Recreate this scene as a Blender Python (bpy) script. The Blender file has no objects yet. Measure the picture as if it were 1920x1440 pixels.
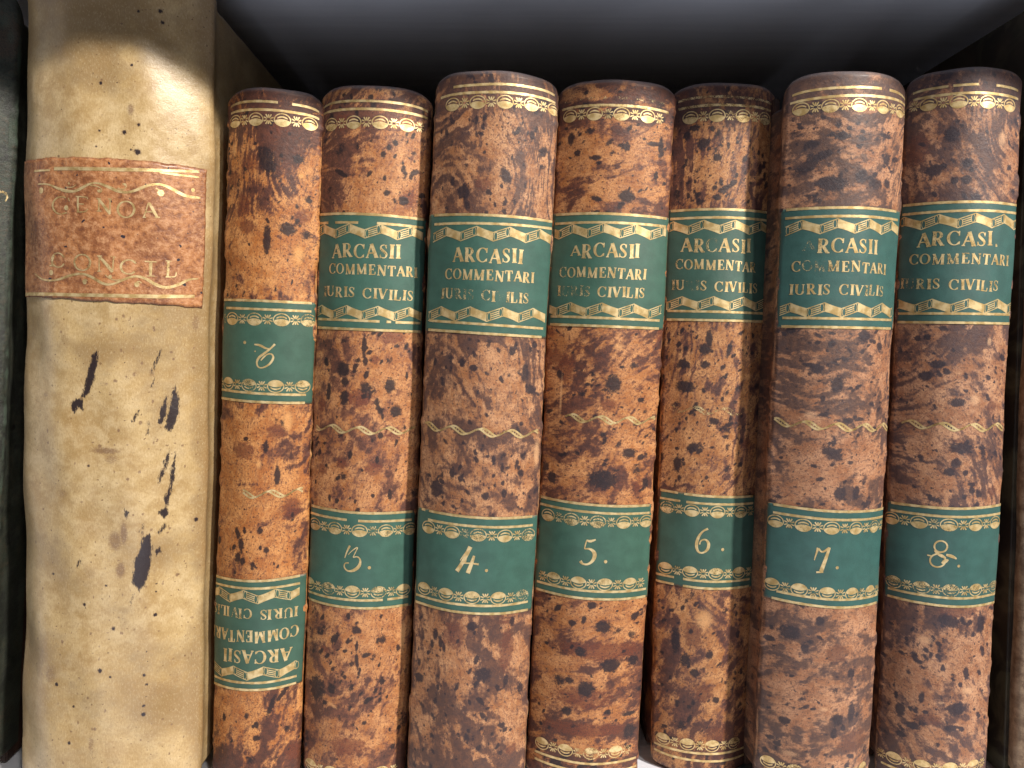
import bpy, math, random
import numpy as np
from mathutils import Vector, Matrix

# ------------------------------------------------------------------ camera, world, lamps
scene = bpy.context.scene
D, F = 0.26, 1500.0                      # eye to spine plane (m), focal length in pixels of a 1920 px wide frame
PITCH = math.radians(4.0)
cam_d = bpy.data.cameras.new('camera')
cam = bpy.data.objects.new('camera', cam_d)
scene.collection.objects.link(cam)
cam_d.sensor_width = 36.0
cam_d.lens = 36.0 * F / 1920.0
cam_d.clip_start, cam_d.clip_end = 0.01, 20.0
cam.location = (0, -D, 0)
cam.rotation_euler = (math.pi / 2 - PITCH, 0, 0)
scene.camera = cam

world = bpy.data.worlds.new('World')
scene.world = world
world.use_nodes = True
world.node_tree.nodes['Background'].inputs['Color'].default_value = (0.74, 0.80, 1.0, 1)
world.node_tree.nodes['Background'].inputs['Strength'].default_value = 0.035

def lamp(name, az, el, dist, size, power, col, aim=(0, 0, 0)):
    l = bpy.data.lights.new(name, 'AREA'); l.energy = power; l.size = size; l.shape = 'DISK'; l.color = col
    o = bpy.data.objects.new(name, l); scene.collection.objects.link(o)
    a, e = math.radians(az), math.radians(el)
    p = Vector((math.sin(a) * math.cos(e), -math.cos(a) * math.cos(e), math.sin(e))) * dist
    o.location = Vector(aim) + p
    o.rotation_euler = p.to_track_quat('Z', 'Y').to_euler()
    return o
lamp('ceiling_lamp_key', 46, 33.4, 2.0, 0.16, 70, (1.0, 0.93, 0.84))
lamp('ceiling_lamp_second', 30, 36, 2.0, 0.14, 12, (1.0, 0.95, 0.88))
lamp('floor_bounce', -5, -41, 1.5, 1.5, 8.2, (0.86, 0.89, 1.0))

scene.view_settings.view_transform = 'Standard'
scene.view_settings.look = 'None'
scene.view_settings.gamma = 1
scene.view_settings.exposure = 0.0
scene.cycles.max_bounces = 6
scene.cycles.transparent_max_bounces = 12

# ------------------------------------------------------------------ pixel <-> world
CM = Matrix.Rotation(math.pi / 2 - PITCH, 3, 'X')
CAM = Vector((0, -D, 0))
def ray(px, py):
    return (CM @ Vector(((px - 960) / F, (720 - py) / F, -1))).normalized()
def at_depth(px, py, y):
    d = ray(px, py); t = (y + D) / d.y
    return CAM + d * t
PX = D / F

# ------------------------------------------------------------------ numpy noise
def vnoise(x, y, seed):
    r = np.random.RandomState(seed).rand(256, 256)
    xi, yi = np.floor(x).astype(int), np.floor(y).astype(int)
    fx, fy = x - xi, y - yi
    fx, fy = fx * fx * (3 - 2 * fx), fy * fy * (3 - 2 * fy)
    x0, x1, y0, y1 = xi % 256, (xi + 1) % 256, yi % 256, (yi + 1) % 256
    return (r[x0, y0] * (1 - fx) + r[x1, y0] * fx) * (1 - fy) + (r[x0, y1] * (1 - fx) + r[x1, y1] * fx) * fy
def fbm(x, y, seed, n=4):
    s, a, t = 0, 1.0, 0
    for i in range(n):
        s = s + a * vnoise(x * 2 ** i + 7.3 * i, y * 2 ** i + 3.1 * i, seed + i); t += a; a *= 0.5
    return s / t
def sstep(a, b, x):
    t = np.clip((x - a) / (b - a), 0, 1); return t * t * (3 - 2 * t)

# ------------------------------------------------------------------ node helpers
class NT:
    def __init__(self, name):
        self.m = bpy.data.materials.new(name); self.m.use_nodes = True
        self.t = self.m.node_tree; self.t.nodes.clear()
        self.out = self.t.nodes.new('ShaderNodeOutputMaterial')
    def n(self, kind, **kw):
        o = self.t.nodes.new('ShaderNode' + kind)
        for k, v in kw.items():
            if k.startswith('_'): setattr(o, k[1:], v)
        for k, v in kw.items():
            if not k.startswith('_'): self.put(o.inputs[k.replace('0', ' ') if not k.isdigit() else int(k)], v)
        return o
    def put(self, sock, v):
        if isinstance(v, bpy.types.NodeSocket): self.t.links.new(v, sock)
        elif isinstance(v, (tuple, list)) and len(v) == 3 and sock.type == 'RGBA': sock.default_value = (*v, 1)
        else: sock.default_value = v
    def math(self, op, a, b=0.0, clamp=False):
        o = self.t.nodes.new('ShaderNodeMath'); o.operation = op; o.use_clamp = clamp
        self.put(o.inputs[0], a); self.put(o.inputs[1], b); return o.outputs[0]
    def step(self, x, a, b):
        o = self.t.nodes.new('ShaderNodeMapRange'); o.interpolation_type = 'SMOOTHSTEP'
        self.put(o.inputs['Value'], x); self.put(o.inputs['From Min'], a); self.put(o.inputs['From Max'], b)
        return o.outputs[0]
    def mix(self, f, a, b, blend='MIX'):
        o = self.t.nodes.new('ShaderNodeMix'); o.data_type = 'RGBA'; o.blend_type = blend
        self.put(o.inputs[0], f); self.put(o.inputs[6], a); self.put(o.inputs[7], b); return o.outputs[2]
    def noise(self, vec, scale, detail=4, rough=0.55, dist=0.0):
        o = self.t.nodes.new('ShaderNodeTexNoise'); self.put(o.inputs['Vector'], vec)
        o.inputs['Scale'].default_value = scale; o.inputs['Detail'].default_value = detail
        o.inputs['Roughness'].default_value = rough; o.inputs['Distortion'].default_value = dist
        return o.outputs['Fac']
    def mapping(self, vec, scale=(1, 1, 1), loc=(0, 0, 0), rot=0):
        o = self.t.nodes.new('ShaderNodeMapping'); self.put(o.inputs['Vector'], vec)
        o.inputs['Scale'].default_value = scale; o.inputs['Location'].default_value = loc; o.inputs['Rotation'].default_value = (0, 0, rot)
        return o.outputs[0]
    def bsdf(self, col, rough, bump=None, bstr=0.3, bdist=0.0003, spec=0.5, metal=0.0, coat=0.0, alpha=None, coatr=0.25):
        p = self.t.nodes.new('ShaderNodeBsdfPrincipled')
        self.put(p.inputs['Base Color'], col); self.put(p.inputs['Roughness'], rough)
        self.put(p.inputs['Specular IOR Level'], spec); self.put(p.inputs['Metallic'], metal)
        self.put(p.inputs['Coat Weight'], coat); p.inputs['Coat Roughness'].default_value = coatr
        if alpha is not None: self.put(p.inputs['Alpha'], alpha)
        if bump is not None:
            b = self.t.nodes.new('ShaderNodeBump'); b.inputs['Strength'].default_value = bstr; b.inputs['Distance'].default_value = bdist
            self.put(b.inputs['Height'], bump); self.t.links.new(b.outputs[0], p.inputs['Normal'])
        self.t.links.new(p.outputs[0], self.out.inputs[0])
        return self.m
    def uv(self): return self.n('TexCoord').outputs['UV']
    def obj(self): return self.n('TexCoord').outputs['Object']
    def attr(self, name):
        o = self.t.nodes.new('ShaderNodeAttribute'); o.attribute_name = name; return o

# ------------------------------------------------------------------ materials (UV unit = 1 cm)
def leather(name, tan, pale, brown, black, red, dust_sheen=0.0, seed=0.0, flow=0.0):
    N = NT(name); uv = N.mapping(N.uv(), loc=(seed, seed * 0.37, 0))
    a = N.attr('paint'); sep = N.n('SeparateColor'); N.put(sep.inputs[0], a.outputs['Color'])
    spot, wash, redm, scuff = sep.outputs[0], sep.outputs[1], sep.outputs[2], a.outputs['Alpha']
    n1 = N.noise(uv, 1.3, 6, 0.62); n2 = N.noise(uv, 8, 6, 0.68); n3 = N.noise(uv, 38, 4, 0.7)
    fl = N.noise(N.mapping(N.mapping(uv, rot=flow), (1.0, 2.8, 1)), 3.0, 6, 0.68, 0.7)
    mid = N.noise(N.mapping(uv, loc=(11, 4, 0)), 4.2, 6, 0.7)
    col = N.mix(N.step(N.math('ADD', N.math('MULTIPLY', n1, 0.55), N.math('MULTIPLY', fl, 0.45)), 0.42, 0.58), tan, pale)
    # sallow rubbed zones, rust veining, cloudy stain
    col = N.mix(N.math('MULTIPLY', N.step(mid, 0.50, 0.66), 0.55), col, tuple(min(1, c * k) for c, k in zip(pale, (1.12, 1.16, 1.12))))
    col = N.mix(N.math('MULTIPLY', N.step(fl, 0.48, 0.64), 0.60), col, tuple(0.5 * (a_ + b_) for a_, b_ in zip(red, brown)))
    col = N.mix(N.math('MULTIPLY', N.step(n2, 0.52, 0.66), 0.50), col, red)
    # fine pepper
    pep = N.noise(uv, 20, 4, 0.8); patch = N.step(N.noise(N.mapping(uv, loc=(5, 9, 0)), 1.1, 3), 0.36, 0.60)
    col = N.mix(N.math('MULTIPLY', N.math('MULTIPLY', N.step(pep, 0.53, 0.60), patch), 0.80), col, tuple(0.6 * a_ + 0.4 * b_ for a_, b_ in zip(red, brown)))
    # washes of brown, first thin then dense
    wn = N.math('ADD', wash, N.math('ADD', N.math('MULTIPLY', N.math('SUBTRACT', n2, 0.5), 1.5), N.math('MULTIPLY', N.math('SUBTRACT', fl, 0.5), 1.9)))
    wn = N.math('ADD', wn, N.math('MULTIPLY', N.math('SUBTRACT', n3, 0.5), 0.8))
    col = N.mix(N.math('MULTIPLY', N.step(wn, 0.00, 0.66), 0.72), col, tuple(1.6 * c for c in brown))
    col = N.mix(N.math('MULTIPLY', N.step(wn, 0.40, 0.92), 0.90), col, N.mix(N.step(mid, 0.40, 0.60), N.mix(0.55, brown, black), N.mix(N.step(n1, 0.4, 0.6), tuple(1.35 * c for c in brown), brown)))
    r = N.step(N.math('ADD', redm, N.math('MULTIPLY', N.math('SUBTRACT', n2, 0.5), 1.3)), 0.40, 0.75)
    col = N.mix(N.math('MULTIPLY', r, 0.75), col, N.mix(N.step(n3, 0.4, 0.6), red, brown))
    sn = N.math('ADD', N.math('MULTIPLY', N.math('SUBTRACT', n2, 0.5), 1.1), N.math('MULTIPLY', N.math('SUBTRACT', n3, 0.5), 0.5))
    s = N.step(N.math('ADD', spot, sn), 0.40, 0.72)
    col = N.mix(N.math('MULTIPLY', s, 0.94), col, tuple(0.7 * c for c in black))
    fs = N.math('MULTIPLY', N.step(N.noise(N.mapping(uv, loc=(2, 8, 0)), 13, 3, 0.6), 0.57, 0.65), 0.85)
    col = N.mix(fs, col, N.mix(0.5, black, brown))
    # surface rubbing: pale crumbs
    sc = N.math('ADD', scuff, N.math('MULTIPLY', N.math('SUBTRACT', n3, 0.5), 1.6))
    sc = N.math('MAXIMUM', N.step(sc, 0.55, 0.85), N.math('MULTIPLY', N.step(N.noise(uv, 17, 6, 0.85), 0.64, 0.72), 0.5))
    col = N.mix(N.math('MULTIPLY', sc, 0.75), col, (min(1, pale[0] * 1.30), min(1, pale[1] * 1.42), min(1, pale[2] * 1.45)))
    col = N.mix(N.math('MULTIPLY', N.step(n3, 0.40, 0.66), 0.45), col, N.mix(0.6, col, (0.05, 0.02, 0.012)))
    if dust_sheen: col = N.mix(N.math('MULTIPLY', N.step(n1, 0.3, 0.7), dust_sheen), col, (0.22, 0.20, 0.24))  # grey dust; its blue cast is sky reflection put into the colour
    nz = N.n('SeparateXYZ'); N.put(nz.inputs[0], N.n('NewGeometry').outputs['Normal'])
    col = N.mix(N.math('MULTIPLY', N.step(nz.outputs[2], 0.10, 0.75), N.math('ADD', 0.35, N.math('MULTIPLY', n1, 0.5))), col, (0.20, 0.18, 0.19))
    h = N.math('ADD', N.math('MULTIPLY', N.noise(uv, 55, 3, 0.6), 0.5), N.math('ADD', N.math('MULTIPLY', n2, 1.4), N.math('MULTIPLY', sc, -0.35)))
    rough = N.math('ADD', 0.36, N.math('MULTIPLY', n2, 0.25))
    return N.bsdf(col, rough, h, 0.6, 0.00024, spec=0.38, coat=0.08, coatr=0.28)

def label_mat(name, c, seed=0):
    N = NT(name); uv = N.mapping(N.uv(), loc=(seed, 3, 0))
    n1 = N.noise(uv, 2.2, 4); n2 = N.noise(uv, 14, 5, 0.7)
    col = N.mix(N.step(n1, 0.3, 0.7), tuple(x * 0.88 for x in c), tuple(x * 1.12 for x in c))
    col = N.mix(N.math('MULTIPLY', N.step(n2, 0.62, 0.72), 0.5), col, tuple(x * 0.25 for x in c))
    col = N.mix(N.math('MULTIPLY', N.step(N.noise(uv, 18, 6, 0.85), 0.58, 0.72), 0.35), col, (0.25, 0.32, 0.26))
    eg = N.n('SeparateColor'); N.put(eg.inputs[0], N.attr('paint').outputs['Color'])
    col = N.mix(N.math('MULTIPLY', N.step(N.math('ADD', N.math('MULTIPLY', eg.outputs[0], 0.5), N.noise(uv, 9, 5, 0.8)), 0.80, 0.95), 0.7), col, (0.20, 0.10, 0.05))
    h = N.math('ADD', N.noise(uv, 60, 3), N.math('MULTIPLY', n2, 0.8))
    return N.bsdf(col, N.math('ADD', 0.34, N.math('MULTIPLY', n2, 0.2)), h, 0.5, 0.00015, spec=0.5, coat=0.1)

def gold_mat(name, wear=0.0, bright=1.0):
    N = NT(name); uv = N.uv(); at = N.attr('wear').outputs['Fac']
    n = N.noise(uv, 26, 5, 0.7); n2 = N.noise(uv, 4, 4)
    col = N.mix(N.step(n2, 0.35, 0.65), (0.54 * bright, 0.37 * bright, 0.15 * bright), (0.82 * bright, 0.64 * bright, 0.34 * bright))
    thr = N.math('ADD', N.math('MULTIPLY', at, 0.46), 0.20 + wear * 0.4)
    alpha = N.step(N.math('SUBTRACT', N.math('ADD', N.math('MULTIPLY', n, 0.7), N.math('MULTIPLY', n2, 0.3)), thr), -0.01, 0.07)
    return N.bsdf(col, 0.42, n, 0.6, 0.0001, metal=0.55, spec=0.5, alpha=alpha)

def vellum_mat():
    N = NT('vellum'); uv = N.uv()
    a = N.attr('paint'); sep = N.n('SeparateColor'); N.put(sep.inputs[0], a.outputs['Color'])
    ink, grime_shade, brown = sep.outputs[0], sep.outputs[1], sep.outputs[2]
    n1 = N.noise(uv, 0.45, 5, 0.55); n2 = N.noise(uv, 2.0, 7, 0.6); n3 = N.noise(N.mapping(uv, (1, 3.0, 1)), 13, 5, 0.7)
    col = N.mix(N.step(n1, 0.32, 0.68), (0.36, 0.235, 0.098), (0.53, 0.385, 0.19))
    col = N.mix(N.math('MULTIPLY', N.step(n2, 0.40, 0.66), 0.6), col, (0.60, 0.46, 0.26))
    col = N.mix(N.math('MULTIPLY', N.step(n2, 0.50, 0.30), 0.30), col, (0.36, 0.24, 0.10))
    col = N.mix(N.math('MULTIPLY', N.step(n3, 0.50, 0.72), 0.22), col, (0.34, 0.22, 0.11))
    g = N.step(N.math('ADD', grime_shade, N.math('MULTIPLY', N.math('SUBTRACT', n2, 0.5), 1.4)), 0.10, 0.85)
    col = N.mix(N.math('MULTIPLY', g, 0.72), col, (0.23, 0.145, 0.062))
    sp = N.math('MULTIPLY', N.step(N.noise(uv, 9, 2, 0.4), 0.685, 0.71), N.step(n1, 0.44, 0.55))
    col = N.mix(N.math('MULTIPLY', sp, 0.75), col, (0.10, 0.045, 0.02))
    b = N.step(N.math('ADD', brown, N.math('MULTIPLY', N.math('SUBTRACT', n3, 0.5), 0.9)), 0.40, 0.75)
    col = N.mix(N.math('MULTIPLY', b, 0.75), col, (0.15, 0.08, 0.05))
    fb = N.noise(N.mapping(uv, (2.2, 1.0, 1), loc=(4, 4, 0)), 9, 6, 0.75)
    col = N.mix(N.math('MULTIPLY', N.step(fb, 0.48, 0.66), 0.50), col, (0.29, 0.18, 0.075))
    cl = N.noise(N.mapping(uv, loc=(7, 1, 0)), 1.1, 7, 0.68)
    col = N.mix(N.math('MULTIPLY', N.step(cl, 0.50, 0.64), 0.42), col, (0.30, 0.185, 0.075))
    col = N.mix(N.math('MULTIPLY', N.step(fb, 0.48, 0.36), 0.30), col, (0.68, 0.54, 0.33))
    i = N.step(N.math('ADD', ink, N.math('MULTIPLY', N.math('SUBTRACT', N.noise(N.mapping(uv, (3.4, 0.9, 1)), 6, 6, 0.8), 0.5), 2.1)), 0.38, 0.62)
    col = N.mix(N.math('MULTIPLY', i, 0.95), col, (0.014, 0.009, 0.014))
    h = N.math('ADD', N.math('MULTIPLY', n2, 1.1), N.math('MULTIPLY', N.noise(uv, 22, 4), 0.25))
    return N.bsdf(col, N.math('ADD', 0.27, N.math('MULTIPLY', n2, 0.2)), h, 0.5, 0.0004, spec=0.5, coat=0.3, coatr=0.26)

def plain(name, c1, c2, scale, rough, stretch=(1, 1, 1), bdist=0.0003, spec=0.4, obj=True):
    N = NT(name); co = N.mapping(N.obj() if obj else N.uv(), stretch)
    n1 = N.noise(co, scale, 5, 0.65)
    return N.bsdf(N.mix(N.step(n1, 0.32, 0.68), c1, c2), rough, n1, 0.5, bdist, spec=spec)

LEA = {
 2: leather('tan_orange_calf', (0.41, 0.145, 0.038), (0.64, 0.300, 0.105), (0.085, 0.030, 0.020), (0.022, 0.014, 0.018), (0.19, 0.045, 0.018), 0, 1, -1.35),
 3: leather('peach_calf', (0.40, 0.155, 0.052), (0.63, 0.310, 0.130), (0.115, 0.045, 0.030), (0.030, 0.022, 0.026), (0.20, 0.045, 0.022), 0, 7, -1.2),
 4: leather('brown_peach_calf', (0.35, 0.148, 0.060), (0.58, 0.305, 0.148), (0.100, 0.046, 0.030), (0.034, 0.024, 0.032), (0.17, 0.045, 0.025), 0.03, 13, -1.75),
 5: leather('orange_brown_calf', (0.38, 0.145, 0.046), (0.60, 0.285, 0.115), (0.095, 0.034, 0.022), (0.025, 0.019, 0.026), (0.19, 0.045, 0.020), 0, 19, -0.25),
 6: leather('umber_calf', (0.34, 0.138, 0.048), (0.57, 0.285, 0.120), (0.085, 0.034, 0.026), (0.024, 0.018, 0.026), (0.16, 0.045, 0.020), 0.0, 23, -1),
 7: leather('dusky_calf', (0.32, 0.140, 0.070), (0.53, 0.275, 0.148), (0.102, 0.054, 0.038), (0.040, 0.032, 0.042), (0.15, 0.05, 0.03), 0.05, 31, -0.1),
 8: leather('dusty_dark_calf', (0.31, 0.136, 0.068), (0.55, 0.295, 0.160), (0.090, 0.046, 0.036), (0.034, 0.028, 0.042), (0.15, 0.045, 0.03), 0.06, 41, -2.3),
}
GREEN = {k: label_mat('green_morocco_%s' % w, c, k) for k, w, c in [
 (2, 'a', (0.042, 0.098, 0.07)), (3, 'b', (0.04, 0.104, 0.078)), (4, 'c', (0.038, 0.102, 0.079)), (5, 'd', (0.042, 0.104, 0.076)),
 (6, 'e', (0.038, 0.09, 0.069)), (7, 'f', (0.034, 0.097, 0.087)), (8, 'g', (0.036, 0.098, 0.088))]}
GOLD = gold_mat('worn_gilding'); GOLD_OLD = gold_mat('old_gilding', 0.02, 1.0)
VELLUM = vellum_mat()
PAPER = plain('page_edges', (0.55, 0.45, 0.30), (0.38, 0.29, 0.18), 900, 0.9, (1, 0.05, 0.05))
COVER = plain('dark_marbled_sides', (0.03, 0.015, 0.01), (0.09, 0.04, 0.025), 160, 0.6)
PAINT = plain('grey_painted_wood', (0.71, 0.73, 0.80), (0.78, 0.80, 0.87), 50, 0.6, (0.12, 2.2, 2.2), 0.0004)
DARKWOOD = plain('dark_stained_back', (0.020, 0.017, 0.017), (0.035, 0.03, 0.03), 60, 0.75, (1, 1, 0.1))

# ------------------------------------------------------------------ objects
COL = scene.collection
def link(name, me, mat, parent=None):
    if mat: me.materials.append(mat)
    o = bpy.data.objects.new(name, me); COL.objects.link(o)
    if parent: o.parent = parent
    return o
def tag(o, label, cat, group=None, kind=None):
    if label: o['label'] = label
    if cat: o['category'] = cat
    if group: o['group'] = group
    if kind: o['kind'] = kind
def box(name, x0, x1, y0, y1, z0, z1, mat, parent=None, bev=0.0):
    import bmesh
    bm = bmesh.new()
    bmesh.ops.create_cube(bm, size=1)
    for v in bm.verts:
        v.co = Vector(((x0 + x1) / 2 + v.co.x * (x1 - x0), (y0 + y1) / 2 + v.co.y * (y1 - y0), (z0 + z1) / 2 + v.co.z * (z1 - z0)))
    if bev: bmesh.ops.bevel(bm, geom=bm.edges[:], offset=bev, segments=3, affect='EDGES')
    me = bpy.data.meshes.new(name); bm.to_mesh(me); bm.free()
    for p in me.polygons: p.use_smooth = False
    return link(name, me, mat, parent)

# shelf
Z_FLOOR, Z_TOP, Y_FRONT, Y_BACK = -0.1572, 0.1165, -0.0465, 0.26
for nm, a in [('shelf_floor', (-0.26, 0.26, Y_FRONT, Y_BACK, Z_FLOOR - 0.02, Z_FLOOR)), ('upper_shelf', (-0.26, 0.26, Y_FRONT, Y_BACK, Z_TOP, Z_TOP + 0.02))]:
    o = box(nm, *a, PAINT, bev=0.0012); o['kind'] = 'structure'
o = box('back_panel', -0.26, 0.26, Y_BACK + 0.001, Y_BACK + 0.012, Z_FLOOR - 0.02, Z_TOP + 0.02, DARKWOOD); o['kind'] = 'structure'
for s in (-1, 1):
    o = box('shelf_side_wall', min(s * 0.261, s * 0.28), max(s * 0.261, s * 0.28), Y_FRONT, Y_BACK + 0.012, Z_FLOOR - 0.02, Z_TOP + 0.02, PAINT, bev=0.001); o['kind'] = 'structure'

def chaikin(p, n=2):
    for _ in range(n):
        q = [p[0]]
        for a, b in zip(p[:-1], p[1:]):
            q += [a * 0.75 + b * 0.25, a * 0.25 + b * 0.75]
        p = q + [p[-1]]
    return p

class Book:
    """A book in its own frame: X left to right, Y into the shelf, Z up the spine."""
    def __init__(s, name, TL, TR, BL, BR, dl, dr, top_y, bulge, power, side_len, depth, cap=0.0021, drop=0.0030, wob=0.0002, seed=0, step=0.0004, boxy=False):
        s.fray = 0.25 if boxy else 1.0; s.seed = seed; s.cap = cap; s.drop = drop; s.wob = wob; s.depth = depth; s.step = step
        tl, bl = at_depth(*TL, dl), at_depth(*BL, dl)
        tr, br = at_depth(*TR, dr), at_depth(*BR, dr)
        Zv = ((tl + tr) / 2 - (bl + br) / 2).normalized()
        Xv = ((tr - tl).normalized() + (br - bl).normalized()); Xv = (Xv - Zv * Xv.dot(Zv)).normalized()
        Yv = Zv.cross(Xv)
        s.w = ((tr - tl).length + (br - bl).length) / 2
        o = (bl + br) / 2
        # foot: lowest corner stands on the shelf floor
        low = s.w / 2 * abs(Xv.z)
        t = (o.z - low - Z_FLOOR) / Zv.z
        o = o - Zv * t
        s.M = Matrix(((Xv.x, Yv.x, Zv.x, o.x), (Xv.y, Yv.y, Zv.y, o.y), (Xv.z, Yv.z, Zv.z, o.z), (0, 0, 0, 1)))
        s.Mi = s.M.inverted()
        w2 = s.w / 2
        # height from the pixel where the top of the headcap is seen (nearest part of the spine)
        c = s.Mi @ CAM; mx = (TL[0] + TR[0]) / 2
        d = s.Mi.to_3x3() @ ray(mx, top_y); tt = (-bulge + cap - c.y) / d.y
        s.H = (c + d * tt).z
        # profile
        arc = []
        for k in range(33):
            q = -1 + 2 * k / 32
            q = math.sin(q * math.pi / 2) if not boxy else q * (1.5 - 0.5 * q * q)
            arc.append(np.array((q * (w2 - 0.0004), -bulge * (1 - abs(q) ** power))))
        L = [np.array((-w2 + 0.0003, side_len)), np.array((-w2 + 0.0003, 0.011)), np.array((-w2 + 0.0009, 0.0075)), np.array((-w2 + 0.0008, 0.005)), np.array((-w2, 0.0028)), np.array((-w2 - 0.0001, 0.0012))]
        R = [np.array((-p[0], p[1])) for p in reversed(L)]
        pts = np.array(chaikin(L + arc[1:-1] + R, 2))
        seg = np.hypot(*(pts[1:] - pts[:-1]).T); acc = np.concatenate([[0], np.cumsum(seg)])
        mid = np.interp(0, pts[:, 0], acc) if False else acc[-1] / 2
        s.acc, s.pts = acc - mid, pts
        tan = np.gradient(pts, axis=0); tan /= np.linalg.norm(tan, axis=1)[:, None]
        s.nrm = np.stack([tan[:, 1], -tan[:, 0]], 1)      # outward (towards -y at the centre)
        s.uL = float(np.interp(-w2 * 0.985, pts[:, 0][len(pts) // 5: -len(pts) // 5], s.acc[len(pts) // 5: -len(pts) // 5]))
        s.face = s.arc_to_shoulder()
        s.root = bpy.data.objects.new(name, None); COL.objects.link(s.root)
        s.root.matrix_world = s.M
        s.root.empty_display_size = 0.02
    def arc_to_shoulder(s):
        j = np.argmin(np.abs(s.pts[:len(s.pts) // 2, 1] - 0.001)); return float(-s.acc[j])
    def S(s, u, v, off=0.0):
        """surface point(s) for arc position u, height v, lifted by off"""
        u, v = np.asarray(u, float), np.asarray(v, float)
        x = np.interp(u, s.acc, s.pts[:, 0]); y = np.interp(u, s.acc, s.pts[:, 1])
        nx = np.interp(u, s.acc, s.nrm[:, 0]); ny = np.interp(u, s.acc, s.nrm[:, 1])
        l = np.hypot(nx, ny); nx, ny = nx / l, ny / l
        k = s.seed * 1.7
        front = np.clip(1 - (y + 0.002) / 0.02, 0, 1)
        wob = s.wob * front * (np.sin(v * 71 + k) * 0.9 + np.sin(v * 190 + u * 160 + k * 2) * 0.4 + np.sin(u * 330 + v * 47 + k * 3) * 0.45)
        a = np.abs(u) / s.face
        lo = s.drop * np.clip(a, 0, 1.15) ** 7
        dz = -lo * sstep(s.H - 0.014, s.H, v) + lo * 0.5 * sstep(0.012, 0.0, v) + 0.00010 * np.sin(u * 300 + k) * (sstep(s.H - 0.01, s.H, v))
        o = off + wob
        return np.stack([x + nx * o, y + ny * o, v + dz], -1)
    def inv(s, px, py):
        """arc position and height of the spine point seen at a pixel of the photograph"""
        c = s.Mi @ CAM; d = s.Mi.to_3x3() @ ray(px, py)
        best = None
        P = s.pts; A = P[:-1]; B = P[1:] - P[:-1]
        den = d.x * B[:, 1] - d.y * B[:, 0]
        den[np.abs(den) < 1e-12] = 1e-12
        ax, ay = A[:, 0] - c.x, A[:, 1] - c.y
        t = (ax * B[:, 1] - ay * B[:, 0]) / den
        q = (ax * d.y - ay * d.x) / den
        ok = (q >= -1e-6) & (q <= 1 + 1e-6) & (t > 0)
        if not ok.any():
            j = 0 if px < 960 and False else None
            # ray misses: clamp to the closest profile point in x
            tt = (0 - c.y) / d.y; x = c.x + d.x * tt; x = max(-s.w / 2, min(s.w / 2, x))
            return math.copysign(s.face, x) * min(1, abs(x) / (s.w / 2)), c.z + d.z * tt
        i = np.where(ok)[0][np.argmin(t[ok])]
        return float(s.acc[i] + q[i] * (s.acc[i + 1] - s.acc[i])), float(c.z + d.z * t[i])
    # ---- meshes on the surface
    def grid_mesh(s, us, rows, uvoff, close=False):
        """rows: list of (v, inset, z or None)"""
        nu, nv = len(us), len(rows)
        V = np.empty((nv, nu, 3))
        for j, (v, ins) in enumerate(rows):
            V[j] = s.S(us, np.full(nu, v), -ins)
        return V
    def mesh(s, name, V, mat, parent, uvs, attrs=None, flip=False):
        nv, nu = V.shape[:2]
        idx = np.arange(nv * nu).reshape(nv, nu)
        q = np.stack([idx[:-1, :-1], idx[:-1, 1:], idx[1:, 1:], idx[1:, :-1]], -1).reshape(-1, 4)
        me = bpy.data.meshes.new(name)
        me.vertices.add(nv * nu); me.vertices.foreach_set('co', V.reshape(-1).astype(np.float32))
        me.loops.add(q.size); me.loops.foreach_set('vertex_index', q.reshape(-1).astype(np.int32))
        me.polygons.add(len(q)); me.polygons.foreach_set('loop_start', (np.arange(len(q)) * 4).astype(np.int32))
        me.update(calc_edges=True)
        me.polygons.foreach_set('use_smooth', np.ones(len(q), bool))
        uvl = me.uv_layers.new(name='UVMap')
        uvl.data.foreach_set('uv', uvs.reshape(-1, 2)[q.reshape(-1)].reshape(-1).astype(np.float32))
        if attrs is not None:
            at = me.color_attributes.new('paint', 'FLOAT_COLOR', 'POINT')
            at.data.foreach_set('color', attrs.reshape(-1).astype(np.float32))
        return link(name, me, mat, parent)
    def build_spine(s, mat, paint, name='leather_spine'):
        um = s.face + 0.0015
        n = int(2 * um / s.step)
        side = s.acc[-1] - um
        ns = max(6, int(side / 0.003))
        us = np.concatenate([np.linspace(s.acc[0], -um, ns, endpoint=False), np.linspace(-um, um, n), np.linspace(um, s.acc[-1], ns + 1)[1:]])
        r = s.cap
        rows_v, ins = [], []
        for th in np.linspace(140, 0, 9)[:-1]:
            t = math.radians(th); rows_v.append(r - r * math.sin(t)); ins.append(r * (1 - math.cos(t)))
        body = np.arange(r, s.H - r, s.step)
        rows_v += list(body); ins += [0] * len(body)
        for th in np.linspace(0, 140, 11):
            t = math.radians(th); rows_v.append(s.H - r + r * math.sin(t)); ins.append(r * (1 - math.cos(t)))
        rv, ri = np.array(rows_v), np.array(ins)
        U, Vv = np.meshgrid(us, rv); I = np.repeat(ri[:, None], len(us), 1)
        V = s.S(U, Vv, 0) 
        nx = np.interp(us, s.acc, s.nrm[:, 0]); ny = np.interp(us, s.acc, s.nrm[:, 1])
        V[..., 0] -= nx[None, :] * I; V[..., 1] -= ny[None, :] * I
        # small chips and frays along the two joints
        e = np.exp(-((np.abs(U) - s.face) / 0.0012) ** 2)
        fr = (sstep(0.5, 0.8, fbm(Vv * 210, U * 0 + s.seed, s.seed + 5, 4)) * 0.0005 + (fbm(Vv * 120, U * 0 + s.seed + 4, s.seed + 6, 3) - 0.5) * 0.0006) * e
        fr = fr * s.fray
        V[..., 0] += nx[None, :] * fr; V[..., 1] += ny[None, :] * fr
        uvs = np.stack([U * 100, (Vv + I) * 100], -1)
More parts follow.
